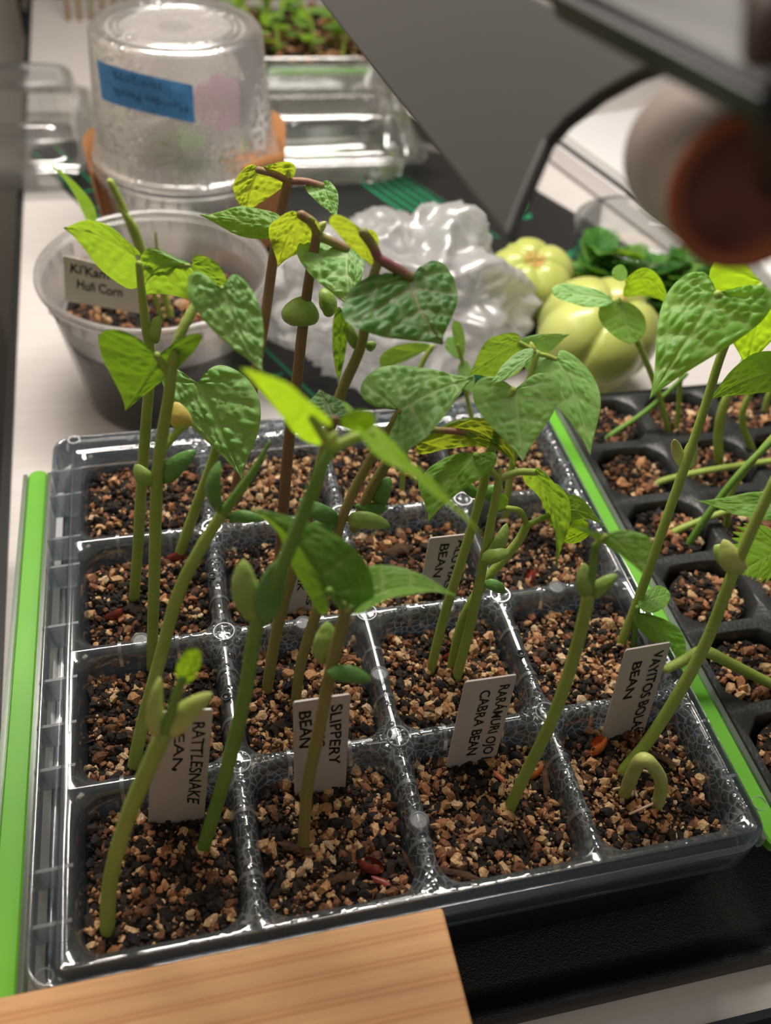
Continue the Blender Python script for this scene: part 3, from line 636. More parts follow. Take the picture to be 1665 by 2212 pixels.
# C: middle front plant with a dark leaf pair
p = Plant(BS, 'bean seedling with a dark broad leaf pair standing before the SLIPPERY SILKS tag', 'seedling', (655, 1830), .15, group=GB_, stem='stem_olive', cot='cot_dark')
p.stem([(655, 1832), (664, 1700), (688, 1580), (714, 1450), (747, 1318)], .0018, .0016)
p.cot((714, 1438), (706, 1342), 60, dy=.004, mat='cot', thick=.3); p.cot((706, 1452), (803, 1470), 38, dy=-.003)
p.pet([(746, 1320), (728, 1298), (711, 1276)], .0010, 'stem_dark'); p.pet([(750, 1318), (780, 1305), (803, 1292)], .0010, 'stem_dark')
p.bud((748, 1320), (752, 1292), 14)
p.leaf((711, 1277), (541, 1096), (640, 1240), (790, 1215), tilt=.9, mat='leaf_shade', pucker=.25, dL=.012, dR=.008, dT=.016, M_=(640, 1165, .009))
p.leaf((803, 1292), (990, 1291), (800, 1225), (838, 1300), tilt=-.5, pucker=.25, mat='leaf', dR=-.008, M_=(900, 1268))
# D: left cluster
p = Plant(BS, 'bean seedling at the tray back left with two backlit drooping leaves before the corn pot', 'seedling', (290, 1290), .1, group=GB_)
p.stem([(290, 1292), (298, 1180), (306, 1040), (318, 880), (326, 780), (314, 700), (306, 630), (300, 570)], .0019, .0010)
p.cot((330, 740), (344, 682), 30, mat='cot'); p.cot((332, 742), (342, 712), 22, mat='cot_dark', dy=.004)
p.leaf((292, 552), (137, 493), (235, 490), (245, 607), tilt=1.25, pucker=.5, mat='leaf', M_=(215, 512), dT=.004)
p.leaf((408, 574), (297, 648), (330, 538), (448, 660), tilt=1.1, pucker=.6, mat='leaf', M_=(345, 580), dL=.004)
p.leaf((415, 572), (500, 640), (470, 570), (430, 640), tilt=.6, pucker=.4, mat='leaf', dy=.006)
p.pet([(302, 580, .004), (350, 572, .004), (408, 574)], .0006)
p = Plant(BS, 'bean seedling with plump green seed leaves halfway up and a dark backlit heart leaf', 'seedling', (328, 1440), .1, group=GB_)
p.stem([(328, 1442), (333, 1250), (338, 1060), (349, 950), (364, 860), (380, 750), (418, 665, .006), (434, 640, .010)], .0019, .0011)
p.cot((336, 1046), (291, 1003), 42, face=(-.4, -.7, .5)); p.cot((352, 1042), (423, 972), 42, mat='cot_dark', face=(.2, -.6, .8))
p.pet([(366, 850), (364, 810), (340, 768)], .0011)
p.leaf((340, 768), (271, 886), (212, 735), (430, 745), tilt=.9, pucker=.5, mat='leaf_shade', M_=(312, 825))
p.pet([(434, 640, .010), (456, 628, .008), (480, 625, .001)], .0009)
p.leaf((482, 625), (568, 803), (418, 655), (562, 668), tilt=-.2, pucker=1.0, mat='leaf_cool', M_=(522, 720), dL=.004, cup=.03)
p.pet([(350, 972, .002), (375, 942, .004), (395, 920, .005)], .0011); p.cot((402, 928), (378, 868), 46, mat='cot_yellow', dy=.006)
p = Plant(BS, 'bean seedling with one large crinkled bright leaf hanging over the back left cell', 'seedling', (385, 1205), .1, group=GB_)
p.stem([(385, 1207), (420, 1105), (462, 985), (470, 930), (440, 850)], .0021, .0013)
p.leaf((428, 828), (523, 1034), (368, 862), (560, 858), tilt=.1, pucker=1.0, mat='leaf_cool', M_=(478, 930), cup=.03)
p = Plant(BS, 'bean seedling with bare tapering shoot tip and dark seed leaves', 'seedling', (290, 1650), .15, group=GB_, stem='stem', cot='cot_dark')
p.stem([(290, 1652), (310, 1555), (345, 1425), (384, 1285), (430, 1190), (478, 1112)], .0021, .0015)
p.stem([(478, 1112), (525, 1050), (558, 1000), (582, 955)], (.0013), .0004, 'stem_dark', False, 'upper_stem')
p.cot((473, 1106), (474, 996), 40, face=(-.5, -.6, .4)); p.cot((490, 1118), (572, 1122), 28, mat='cot_dark')
p.bud((560, 990), (578, 985), 10); 
# F, G, H: the three tall purple-stalked beans
p = Plant(BS, 'tall brown-stemmed bean with round swollen seed leaves and a purple-stalked leaf pair', 'seedling', (598, 1300), .22, group=GB_, stem='stem_brown', leaf='leaf_purple')
p.stem([(598, 1302), (611, 1110), (624, 955), (640, 830), (654, 705), (668, 600), (684, 507)], .0020, .0014)
p.cot((655, 705), (650, 640), 82, mat='cot', face=(-.3, -.8, .4), thick=.6); p.cot((690, 660), (728, 650), 62, mat='cot', dy=.005, thick=.5)
p.pet([(684, 508), (678, 484), (650, 464)], .0014, 'stem_purple'); p.pet([(686, 509), (712, 520), (748, 538)], .0014, 'stem_purple')
p.bud((686, 505), (704, 478), 18)
p.leaf((650, 464), (600, 578), (583, 487), (682, 528), tilt=1.3, pucker=.7, M_=(622, 512), dR=-.004)
p.leaf((750, 537), (768, 676), (642, 550), (785, 575), tilt=-.35, pucker=1.2, mat='leaf_cool', M_=(752, 605, -.003), cup=.05)
p.leaf((590, 487), (432, 465), (540, 448), (545, 515), tilt=-.4, pucker=.8, mat='leaf', dy=.01, M_=(510, 478), dR=.004)
p = Plant(BS, 'tallest dark-stemmed bean at the tray back with small folded leaf pair', 'seedling', (508, 1060), .22, group=GB_, stem='stem_brown', leaf='leaf_purple')
p.stem([(508, 1062), (530, 940), (553, 800), (572, 690), (590, 560), (606, 465), (622, 391)], .0021, .0017)
p.pet([(622, 391), (592, 376), (558, 367)], .0013, 'stem_purple'); p.pet([(624, 391), (660, 392), (696, 402)], .0013, 'stem_purple')
p.bud((623, 392), (626, 352), 12)
p.leaf((559, 367), (530, 464), (505, 395), (632, 385), tilt=1.2, pucker=.8, M_=(540, 415), dL=.004)
p.leaf((696, 401), (728, 474), (662, 415), (728, 415), tilt=-.35, pucker=1.2, mat='leaf_cool', M_=(712, 435), cup=.04)
p = Plant(BS, 'tall leaning bean with one very large dark puckered leaf on a purple stalk', 'seedling', (577, 1486), .25, group=GB_, stem='stem_olive', leaf='leaf_purple')
p.stem([(577, 1488), (600, 1350), (640, 1205), (678, 1068), (703, 960), (738, 845), (780, 745), (798, 630), (818, 560)], .0020, .0012)
p.cot((776, 756), (748, 690), 26, mat='cot', dy=.002); p.cot((792, 755), (812, 740), 22, mat='cot', dy=.002)
p.pet([(817, 558), (803, 528), (784, 502)], .0014, 'stem_purple'); p.pet([(820, 560), (848, 576), (884, 598)], .0015, 'stem_purple')
p.bud((820, 560), (812, 526), 16)
p.leaf((785, 502), (806, 578), (712, 482), (818, 530), tilt=1.3, pucker=.7, M_=(790, 540), dL=.006)
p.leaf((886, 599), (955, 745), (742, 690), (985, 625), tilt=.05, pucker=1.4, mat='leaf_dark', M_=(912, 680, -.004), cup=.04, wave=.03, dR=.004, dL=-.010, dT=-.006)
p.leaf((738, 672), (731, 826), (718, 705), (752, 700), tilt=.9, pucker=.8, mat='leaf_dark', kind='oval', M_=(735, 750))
# I: light broad leaf
p = Plant(BS, 'bean seedling with one broad pale green pointed leaf spread flat above the tray', 'seedling', (638, 1520), .2, group=GB_, stem='stem_olive', cot='cot_dark')
p.stem([(638, 1522), (652, 1424), (699, 1273), (737, 1125), (790, 1010), (832, 945), (862, 890)], .0018, .0011)
p.cot((732, 1122), (646, 1078), 38); p.cot((728, 1128), (668, 1138), 34, mat='cot_dark'); p.cot((745, 1122), (843, 1136), 38, mat='cot')
p.leaf((863, 888), (1022, 818), (815, 800), (905, 960), tilt=-.55, pucker=1.0, mat='leaf_cool', M_=(945, 845), cup=.02)
p.pet([(840, 935), (780, 925), (722, 906)], .0011, 'stem_purple')
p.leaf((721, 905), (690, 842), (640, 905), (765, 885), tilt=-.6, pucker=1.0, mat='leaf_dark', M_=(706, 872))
p.pet([(845, 925, .004), (960, 930, .006), (1055, 938, .008)], .0010, 'stem_purple')
p.leaf((900, 952), (1112, 1005), (1000, 905), (985, 968), tilt=.7, pucker=.6, mat='leaf_purple', M_=(1020, 930), dy=.01, kind='oval')
p.stem([(765, 1140, .012), (800, 1060, .012), (845, 980, .012), (858, 935, .01)], .0017, .0013, 'stem_olive', False, 'side_stem')
p.cot((815, 1092), (842, 1030), 40, mat='cot_dark', dy=.012); p.cot((838, 1098), (765, 1092), 26, mat='cot_dark', dy=.010)
# J: middle right group
p = Plant(BS, 'bean seedling with a smooth pale heart-shaped leaf facing up', 'seedling', (930, 1446), .2, group=GB_, cot='cot_dark')
p.stem([(930, 1448), (958, 1335), (1000, 1200), (1036, 1080), (1062, 965), (1090, 870), (1108, 842)], .0017, .0011)
p.cot((1034, 1075), (990, 1022), 24, dy=.004); p.cot((1046, 1078), (1085, 1050), 34, dy=.004)
p.leaf((1113, 840), (1129, 998), (1022, 862), (1210, 850), tilt=0, pucker=.35, mat='leaf_cool', M_=(1120, 915), wave=.01)
p.leaf((1150, 768), (1058, 828), (1105, 770), (1100, 815), tilt=-.6, pucker=.4, mat='leaf_cool', dy=.006)
p = Plant(BS, 'bean seedling with a long drooping folded leaf on each side of its fork', 'seedling', (985, 1465), .2, group=GB_, cot='cot')
p.stem([(985, 1467), (1018, 1340), (1040, 1235), (1060, 1130), (1078, 1036)], .0018, .0012)
p.cot((1054, 1206), (1094, 1130), 44, face=(.4, -.7, .5)); p.cot((1040, 1212), (1100, 1192), 34, dy=-.003); p.cot((1046, 1256), (1092, 1280), 26, dy=.002, mat='cot_dark')
p.pet([(1077, 1034), (1052, 1006), (1028, 983)], .0011); p.pet([(1080, 1034), (1118, 1020), (1155, 1020)], .0011)
p.bud((1079, 1034), (1083, 1010), 10)
p.leaf((1030, 981), (927, 1130), (905, 1020), (1046, 1020), tilt=.3, pucker=.5, mat='leaf', M_=(978, 1040), dL=.012, dR=-.004, cup=-.06)
p.leaf((1155, 1020), (1200, 1222), (1160, 1075), (1225, 1075), tilt=.7, pucker=.5, mat='leaf', M_=(1192, 1105), dL=.012, dR=-.004)
p = Plant(BS, 'low bean side shoot with curved green stem forking right of the divider', 'seedling', (975, 1440), .2, group=GB_)
p.stem([(975, 1442), (1000, 1340), (1046, 1258), (1090, 1205), (1122, 1165), (1138, 1132)], .0018, .0014)
p.pet([(1137, 1132), (1124, 1105), (1096, 1098)], .0010); p.pet([(1140, 1134), (1165, 1122), (1190, 1112)], .0010)
p.leaf((1096, 1098), (1050, 1118), (1075, 1068), (1062, 1108), tilt=.3, pucker=.5, mat='leaf')
p.leaf((1198, 1108), (1303, 1137), (1225, 1068), (1225, 1130), tilt=.4, pucker=.6, mat='leaf', dy=.008, M_=(1250, 1105))
p.leaf((1270, 1145), (1215, 1172), (1240, 1125), (1248, 1172), tilt=.8, pucker=.5, mat='leaf_bright', dy=.004)
# K
p = Plant(BS, 'bean seedling in the front row with a slim curved stem and small olive seed leaves', 'seedling', (1100, 1745), .15, group=GB_)
p.stem([(1100, 1747), (1130, 1682), (1190, 1560), (1236, 1430), (1262, 1330), (1270, 1288)], .0019, .0016)
p.stem([(1272, 1290), (1280, 1230), (1286, 1178)], .0011, .0009, 'stem_dark', False, 'upper_stem')
p.cot((1268, 1290), (1262, 1216), 36, face=(-.4, -.7, .5)); p.cot((1276, 1292), (1333, 1240), 32, mat='cot')
p.pet([(1286, 1180), (1295, 1168), (1308, 1158)], .0008)
p.leaf((1310, 1157), (1388, 1240), (1262, 1150), (1402, 1160), tilt=-.1, pucker=.5, mat='leaf', M_=(1352, 1190), cup=-.05)
# L
p = Plant(BS, 'front bean seedling beside the bent root with knobbly folded seed leaves', 'seedling', (1345, 1665), .2, group=GB_)
p.stem([(1345, 1667), (1400, 1600), (1470, 1490), (1528, 1380), (1580, 1245), (1630, 1130), (1675, 1035)], .0020, .0014)
p.cot((1602, 1238), (1562, 1165), 50, face=(-.5, -.6, .5), mat='cot_pale'); p.cot((1590, 1215), (1542, 1178), 46, dy=.004, mat='cot')
p.leaf((1690, 1090), (1503, 1083), (1650, 1062), (1655, 1125), tilt=-.4, pucker=.3, mat='leaf', dy=.01, M_=(1600, 1088))
# M
p = Plant(BS, 'tall bean at the tray right with big veined heart leaf over the black tray', 'seedling', (1338, 1395), .22, group=GB_)
p.stem([(1338, 1397), (1380, 1290), (1422, 1170), (1462, 1055), (1485, 990), (1522, 880), (1560, 760), (1600, 680), (1652, 612)], .0017, .0011)
p.cot((1476, 1014), (1456, 948), 26, face=(-.6, -.5, .5), mat='cot_pale', bend=-.15); p.cot((1490, 1014), (1500, 946), 30, mat='cot_pale', dy=.004, bend=-.12)
p.pet([(1650, 614), (1600, 650), (1549, 635)], .0012)
p.leaf((1548, 635), (1402, 864), (1438, 640), (1648, 690), tilt=-.1, pucker=.8, mat='leaf', M_=(1482, 735), dL=.004, cup=.02, wave=.012)
p.leaf((1652, 612), (1612, 800), (1530, 615), (1740, 640), tilt=1.1, pucker=.5, mat='leaf_bright', M_=(1632, 710), dy=.008)
p.leaf((1700, 800), (1527, 866), (1640, 762), (1650, 850), tilt=.6, pucker=.5, mat='leaf', M_=(1610, 822), dy=.004)
# N
p = Plant(BS, 'short seedling with two glossy oval leaves over the VAYITOS BOLAS tag', 'seedling', (1366, 1398), .15, group=GB_, stem='stem_dark')
p.stem([(1366, 1400), (1372, 1355), (1377, 1312)], .0011, .0010)
p.leaf((1378, 1306), (1447, 1282), (1405, 1270), (1418, 1322), tilt=-.5, pucker=.4, mat='leaf', kind='oval', M_=(1412, 1292))
p.leaf((1372, 1322), (1464, 1440), (1395, 1375), (1460, 1352), tilt=.1, pucker=.5, mat='leaf', kind='oval', M_=(1420, 1366), cup=-.05)
# O: back right plants
p = Plant(BS, 'bean seedling in the back row with narrow drooping leaves behind the pale heart leaf', 'seedling', (1090, 1115), .25, group=GB_, leaf='leaf_cool')
p.stem([(1090, 1117), (1105, 1010), (1128, 900), (1148, 800), (1160, 762)], .0015, .0012)
p.pet([(1160, 762), (1140, 750), (1122, 740)], .0009); p.pet([(1160, 764), (1180, 768), (1200, 776)], .0009)
p.bud((1155, 760), (1146, 738), 12)
p.leaf((1122, 740), (1012, 812), (1060, 730), (1100, 815), tilt=.8, pucker=.3, mat='leaf', M_=(1068, 770))
p.leaf((1122, 740), (1232, 722), (1165, 722), (1170, 765), tilt=.5, pucker=.3, mat='leaf_cool', dy=.006)
p.leaf((1201, 776), (1274, 985), (1138, 800), (1285, 820), tilt=0, pucker=.3, mat='leaf_cool', M_=(1248, 868), dT=.002)
p = Plant(BS, 'slender seedling with thin pointed leaves standing against the plastic bag', 'seedling', (1035, 960), .2, group=GB_, leaf='leaf_cool')
p.stem([(1035, 962), (1018, 900), (1005, 840), (998, 780), (990, 745)], .0010, .0008)
p.leaf((998, 770), (985, 692), (978, 728), (1004, 730), tilt=.6, pucker=.2, kind='oval'); p.leaf((998, 775), (962, 738), (972, 765), (985, 735), tilt=.2, pucker=.2, kind='oval'); p.leaf((1000, 780), (1022, 850), (990, 815), (1020, 800), tilt=.2, pucker=.2, kind='oval')
p.stem([(905, 800, .01), (918, 772, .01), (934, 748, .01)], .0012, .0011, 'stem', False, 'side_stem'); p.leaf((934, 748), (822, 790), (860, 745), (850, 790), tilt=.5, pucker=.3, mat='leaf', dy=.012, kind='oval')
# small creeping sprout in the back middle cell
p = Plant(BS, 'tiny green sprout in the back middle cell', 'seedling', (868, 1062), .1, group=GB_)
p.stem([(868, 1064), (872, 1000), (885, 930)], .0012, .0010); p.leaf((880, 940), (935, 905), (890, 905), (915, 940), tilt=-.3, pucker=.3, kind='oval')
# bent root arch
p = Plant('bent_root', 'pale green bent bean shoot arching out of the soil with fine roots', 'seedling', (1350, 1712), .0)
a = p.b; q = atz(1420, 1738, ZS); mtop = aty(1392, 1640, (a[1] + q[1])/2)
tube([a - [0, 0, .004], a, a*.6 + mtop*.4 + [-.0012, 0, .004], mtop, q*.6 + mtop*.4 + [.0015, 0, .004], q, q - [0, 0, .004]], [.0019, .002, .0022, .0021, .002, .0019], 12, 8).out('shoot', 'cot_pale', p.e)
for pts in ([(1380, 1660), (1365, 1690), (1345, 1700), (1325, 1705)], [(1390, 1665), (1415, 1675), (1420, 1700)], [(1412, 1735), (1390, 1745), (1360, 1758)], [(1378, 1668), (1370, 1700), (1375, 1720)]):
    tube([aty(x, y, a[1] - .0015) if y < 1700 else atz(x, y, ZS + .002) for x, y in pts], .00045, 6).out('rootlet', 'root', p.e)

# ------------------------------------------------------------------ black seed tray on the right
bt = empty('plug_tray', (.30, .1, .003), 'black plastic plug tray with octagonal cells holding thin seedlings', 'tray')
PX, PY, BX0, BY1 = .0385, .0345, .2165, .2165; NC, NR, BZ = 4, 6, .046
def octo(cx_, cy_, hx_, hy_, c, z, n=3):
    P0 = [(hx_, -hy_ + c), (hx_, hy_ - c), (hx_ - c, hy_), (-hx_ + c, hy_), (-hx_, hy_ - c), (-hx_, -hy_ + c), (-hx_ + c, -hy_), (hx_ - c, -hy_)]; P = []
    for i in range(8):
        a, b = P0[i], P0[(i + 1) % 8]
        for k in range(n): f = k/n; P.append((cx_ + a[0] + (b[0] - a[0])*f, cy_ + a[1] + (b[1] - a[1])*f, z))
    return P
g = G(); cells = []
for i in range(NC):
    for j in range(NR):
        x, y = BX0 + .0005 + PX*(i + .5), BY1 - PY*(j + .5) - .0005
        cells.append((x, y))
        g.loops([octo(x, y, PX/2, PY/2, .0002, BZ), octo(x, y, .0168, .0150, .0062, BZ), octo(x, y, .0162, .0144, .0062, BZ - .0008), octo(x, y, .0152, .0136, .006, BZ - .006), octo(x, y, .0100, .0095, .004, .004)], False, True)
x0, x1, y0, y1 = BX0 + .0005, BX0 + .0005 + PX*NC, BY1 - .0005 - PY*NR, BY1 - .0005
for dd in [(x0, y0, x1, y1)]:
    rr_ = lambda e, z: rrect((x0 + x1)/2, (y0 + y1)/2, (x1 - x0)/2 + e, (y1 - y0)/2 + e, .0005 + max(e, 0), z)
    g.loops([rr_(0, BZ), rr_(.0008, BZ + .0012), rr_(.0014, BZ + .0006), rr_(.0015, BZ - .006), rr_(.0012, BZ - .007)])
g.out('cell_sheet', 'plug', bt, ang=50)
g = G(); rr2 = lambda e, z: rrect((x0 + x1)/2, (y0 + y1)/2, (x1 - x0)/2 + e, (y1 - y0)/2 + e, .004, z)
g.loops([rr2(-.006, .0033), rr2(-.001, .039), rr2(.0004, .0395), rr2(-.003, .0395), rr2(-.008, .006)], True, True); g.out('outer_skirt', 'base_black', bt)
WB = np.array([.07, .05, .10, .14, .04, .20, .16, .15, .09]); WB /= WB.sum()
for k, (x, y) in enumerate(cells):
    if y < .01 and x > .28: continue
    soil((x, y, .0148, .0132, BZ - .0045), 'potting_soil', 'dark crumbly soil plug in an octagonal cell of the black tray', 'soil plugs in the black tray', 330, .0010, WB, 'round', bump=.0015)
ZB = BZ - .003
GS = 'thin seedlings in the black tray'
def sprout(label, pts, r0, r1, leaves=(), lean=.1, mat='stem', z0=ZB, name='vine_seedling', cots=()):
    p = Plant(name, label, 'seedling', pts[0][:2], lean, zs=z0, group=GS, stem=mat, leaf='leaf')
    p.stem(pts, r0, r1)
    for a in leaves:
        kw = dict(a[4]) if len(a) > 4 else {}
        kw.setdefault('pucker', .3); p.leaf(*a[:4], **kw)
    for c in cots: p.cot(*c)
    return p
sprout('thin grey green stem lying low from the black tray corner cell up to the right', [(1315, 943), (1390, 892), (1450, 840), (1482, 808)], .0013, .0010, mat='stem_dark')
sprout('forked melon seedling stem with bluish twin leaves over the chayote', [(1442, 930), (1425, 860), (1395, 780), (1340, 660), (1336, 648)], .0015, .0011,
       [((1322, 648), (1192, 632), (1250, 615), (1265, 662), dict(kind='oval', tilt=-.4, mat='leaf_cool', M_=(1255, 636))), ((1336, 650), (1362, 744), (1292, 682), (1392, 685), dict(kind='oval', tilt=.1, mat='leaf', M_=(1352, 695))),
        ((1352, 612), (1445, 660), (1385, 580), (1375, 640), dict(kind='oval', tilt=.9, mat='leaf_bright', M_=(1405, 605))), ((1350, 605), (1330, 575), (1325, 600), (1352, 580), dict(kind='oval', mat='leaf'))], lean=.1)
sprout('pale upright sprout stem beside the forked melon seedling', [(1462, 918), (1466, 870), (1470, 815), (1480, 760)], .0012, .0010)
sprout('thick curved pale green stem in the second black tray column', [(1552, 1000), (1551, 940), (1562, 880), (1590, 820), (1620, 760)], .0022, .0018)
sprout('s-curved green sprout stem in the second black tray column', [(1626, 978), (1608, 930), (1604, 890), (1625, 840)], .0017, .0014)
sprout('long pale stem lying sideways across the black tray', [(1422, 1042), (1500, 1022), (1580, 1008), (1690, 992)], .0016, .0014, lean=.0)
sprout('crossing green stem rising to the right over the black tray', [(1490, 1172), (1530, 1110), (1600, 1020), (1690, 930)], .0016, .0013, mat='stem_dark')
sprout('pale horizontal stem in the middle of the black tray', [(1450, 1152), (1530, 1118), (1610, 1090), (1700, 1040)], .0015, .0013)
sprout('slanting stem beneath the pointed leaf over the black tray', [(1570, 1130), (1580, 1060), (1630, 990), (1690, 920)], .0015, .0012)
sprout('slim sprout in the far right cell of the black tray', [(1650, 890), (1662, 850), (1700, 790)], .0016, .0013)
p = sprout('toothed cucumber leaf seedling at the black tray edge', [(1690, 1330), (1690, 1240), (1680, 1180)], .0015, .0012, [((1690, 1185), (1590, 1240), (1600, 1140), (1672, 1250), dict(kind='bean', serr=.10, mat='leaf_bright', tilt=-.2))])
P0 = [atz(1440, 1445, .057), atz(1480, 1425, .060), atz(1520, 1407, .064), atz(1575, 1432, .058), atz(1640, 1465, .050), atz(1690, 1490, .044)]
e = empty('vine_seedling', P0[-1], 'bent pale stem creeping from the black tray onto the clear tray rim', 'seedling', GS)
tube(P0, [.0016, .0019, .0021, .0020, .0019, .0018], 10).out('stem', 'stem', e)

# ------------------------------------------------------------------ cutting mat
mdir = np.array([-.41, .912]); mdx = np.array([.912, .41])     # mat left edge runs up-left in plan
O = np.array([.112, .243])
mat_e = empty('cutting_mat', (O[0], O[1], 0), 'black cutting mat printed with green lines and numerals', 'cutting mat')
def mp(u, v, z=.0024): q = O + mdx*u + mdir*v; return np.array([q[0], q[1], z])
MU, MV = .30, .40
g = G(); rim = [(.006, 0), (MU, 0), (MU, MV), (.006, MV), (0, MV - .006), (0, .006)]
g.loops([[mp(u, v, .0002) for u, v in rim], [mp(u, v, .0022) for u, v in rim]], True, True); g.out('mat_sheet', 'mat', mat_e, smooth=False)
def quad(name, u0, u1, v0, v1, z=.0023): return obj(name, [mp(u0, v0, z), mp(u1, v0, z), mp(u1, v1, z), mp(u0, v1, z)], [(0, 1, 2, 3)], 'mat_green', mat_e, smooth=False)
for k in range(30): quad('ruler_mark', .003, .006 + .006*(k % 2) + .004*(k % 5 == 0), .004 + .0125*k, .0065 + .0125*k)
quad('border_line', .0185, .0205, .004, MV - .004); quad('border_line', .002, .0035, .004, MV - .004)
# diagonal gauge lines seen beside the plastic bag
la, lb = atz(800, 332, .0024), atz(1080, 515, .0024)
dv = (lb - la)/np.linalg.norm(lb - la); dn = np.array([-dv[1], dv[0], 0])
for k, (s0, w) in enumerate(((0, .0010), (-.0055, .0026), (-.0130, .0030), (-.0205, .0030), (-.0280, .0030), (-.0355, .0030))):
    a = la + dn*s0*1.0 - dv*.06; b = lb + dn*s0 - dv*(.002*k)
    obj('gauge_line', [a - dn*w/2, b - dn*w/2, b + dn*w/2, a + dn*w/2], [(0, 1, 2, 3)], 'mat_green', mat_e, smooth=False)
nc = atz(1095, 475, .0024); nx = atz(1165, 470, .0024) - nc; ny = atz(1125, 425, .0024) - atz(1128, 473, .0024)
lettering('2', lambda a, b: nc + nx*a*.75 + ny*b, mat_e, 'mat_green', .03).name = 'numeral'
c0 = atz(1175, 600, .0024)
for k in range(4):
    a = c0 + np.array([.012*k, .02, 0]); lettering('8', lambda u, v, a=a: a + np.array([u*.009 + v*.004, v*.012, 0]), mat_e, 'mat_green', .02).name = 'numeral'
quad('border_line', .06, .28, .006, .0085)

# ------------------------------------------------------------------ corn pot (frosted deli tub)
def deli(name, label, cx_, cy_, z0, h, rb, rt, mat, inv=False, group=None, ribs=True, wet=0):
    e = empty(name, (cx_, cy_, z0), label, 'container', group)
    pr = [(rb*.2, .0018), (rb*.80, .0018), (rb*.84, .0002), (rb*.95, 0), (rb, .003), (rb + (rt - rb)*.80, h*.80), (rb + (rt - rb)*.815, h*.815), (rt*.985, h*.825), (rt*.99, h*.93), (rt*1.0, h*.94), (rt*1.045, h*.945), (rt*1.055, h*.97), (rt*1.045, h), (rt*1.01, h*1.003), (rt*.995, h*.985), (rt*.96, h*.84), (rb + (rt - rb)*.78 - .001, h*.79), (rb - .0015, .004)]
    if wet:          # where damp soil touches the wall the plastic looks clear
        rw = lambda z: rb + (rt - rb)*z/h
        lathe(cx_, cy_, [(r, z + z0) for r, z in pr[:5]] + [(rw(wet), wet + z0)], 72).out('tub_wall_lower', 'deli_wet', e)
        pr = [(rw(wet), wet)] + pr[5:17] + [(rw(wet) - .0012, wet)]
    pr = [(r, (h - z if inv else z) + z0) for r, z in pr]
    tw_ = lathe(cx_, cy_, pr, 72).out('tub_wall', mat, e)
    zb_ = z0 + (h - .0018 if inv else .0018); g = lathe(cx_, cy_, [(rb*.82, zb_), (rb*.55, zb_), (.0005, zb_)], 72, False, True); g.out('tub_base', mat, e)
    if ribs:
        zc = z0 + (h*.14 if inv else h*.86)
        for k in range(36):
            a = k*2*np.pi/36; r = rt*.992; ca, sa = math.cos(a), math.sin(a); g = G()
            zl, zh = (z0 + h*.07, z0 + h*.165) if inv else (z0 + h*.835, z0 + h*.93)
            q = [(cx_ + rr*ca - s*sa*.0005, cy_ + rr*sa + s*ca*.0005, z) for z in (zl, zh) for rr, s in ((r - .0005, -1), (r + .0008, -1), (r + .0008, 1), (r - .0005, 1))]
            g.hexa(q); g.out('rib', mat, tw_, smooth=False)
    return e
CX, CY = .0375, .311
deli('deli_pot', 'frosted plastic deli tub planted with corn and a cream label', CX, CY, 0, .0735, .0435, .0535, 'deli', wet=.047)
th = np.arange(64)*2*np.pi/64; g = G()
g.loops([[(CX + r*math.cos(t), CY + r*math.sin(t), z + .0012*math.sin(7*t + 3)*(z > .04)) for t in th] for r, z in ((.038, .0035), (.0415, .0042), (.0468, .040), (.0476, .0460))], True, True)
tag(g.out('potting_soil', 'soil'), 'deep dark soil column seen through the frosted corn tub', 'soil', kind='stuff')
soil((CX, CY, .0470, .0470, .0475), 'potting_soil', 'reddish grainy soil surface inside the corn tub', None, 1200, .0014, WT, 'round', bump=.002)
GCN = 'corn sprouts in the tub'
def corn(label, pts, r0, r1, leaf=None):
    p = Plant('corn_seedling', label, 'seedling', pts[0][:2], .05, zs=.048, group=GCN, stem='stem')
    p.stem(pts, r0, r1)
    if leaf: p.leaf(*leaf[:4], **leaf[4])
CYm = 0
corn('corn sprout with one wide pointed blade leaning left out of the tub', [(262, 668), (235, 590), (205, 520), (190, 480)], .0018, .0014, ((192, 486), (93, 343), (160, 420), (200, 440), dict(kind='lance', mat='leaf_bright', pucker=.05, wave=0, M_=(152, 405))))
corn('rolled corn spear with rounded tip', [(350, 690), (318, 590), (285, 500), (262, 440), (238, 392)], .0014, .0017)
corn('second rolled corn spear beside the rounded one', [(368, 690), (345, 600), (312, 545), (290, 490), (258, 448)], .0017, .0014)
corn('short thin corn shoot at the tub middle', [(372, 690), (355, 630), (342, 560), (335, 500)], .0014, .0005)
e = tag_obj(((136, 552), (300, 590), (302, 668), (141, 640)), .002, [], 'cream plastic tag handwritten Ki Kam Hun Corn inside the tub rim', 'tag_cream', zs=.066)
def corn_text():
    TL, TR, BR, BL = (136, 552), (300, 590), (302, 668), (141, 640)
    Y = aty(*TL, 0)  # plane of the tag
    pl = [c for c in e.children if c.name.startswith('label_plate')][0]
    co_ = np.array([v.co[:] for v in pl.data.vertices]) + np.array(e.location)
    n_ = np.cross(co_[9] - co_[8], co_[12] - co_[9]); n_ /= np.linalg.norm(n_); n_ = n_ if n_ @ (C - co_[8]) > 0 else -n_
    p0 = co_[8]
    def on(x, y):
        d = ray(x, y); k = ((p0 - C) @ n_)/(d @ n_); return C + k*d + n_*.0002
    def f(x0, y0, x1, y1, hgt): return lambda a, b: on(x0 + (x1 - x0)*a + .05*hgt*b, y0 + (y1 - y0)*a - hgt*b)
    lettering("Ki'Kam", f(152, 588, 236, 604, 20), pl); lettering('Hu\u00f1 Corn', f(166, 622, 264, 642, 20), pl)
corn_text()

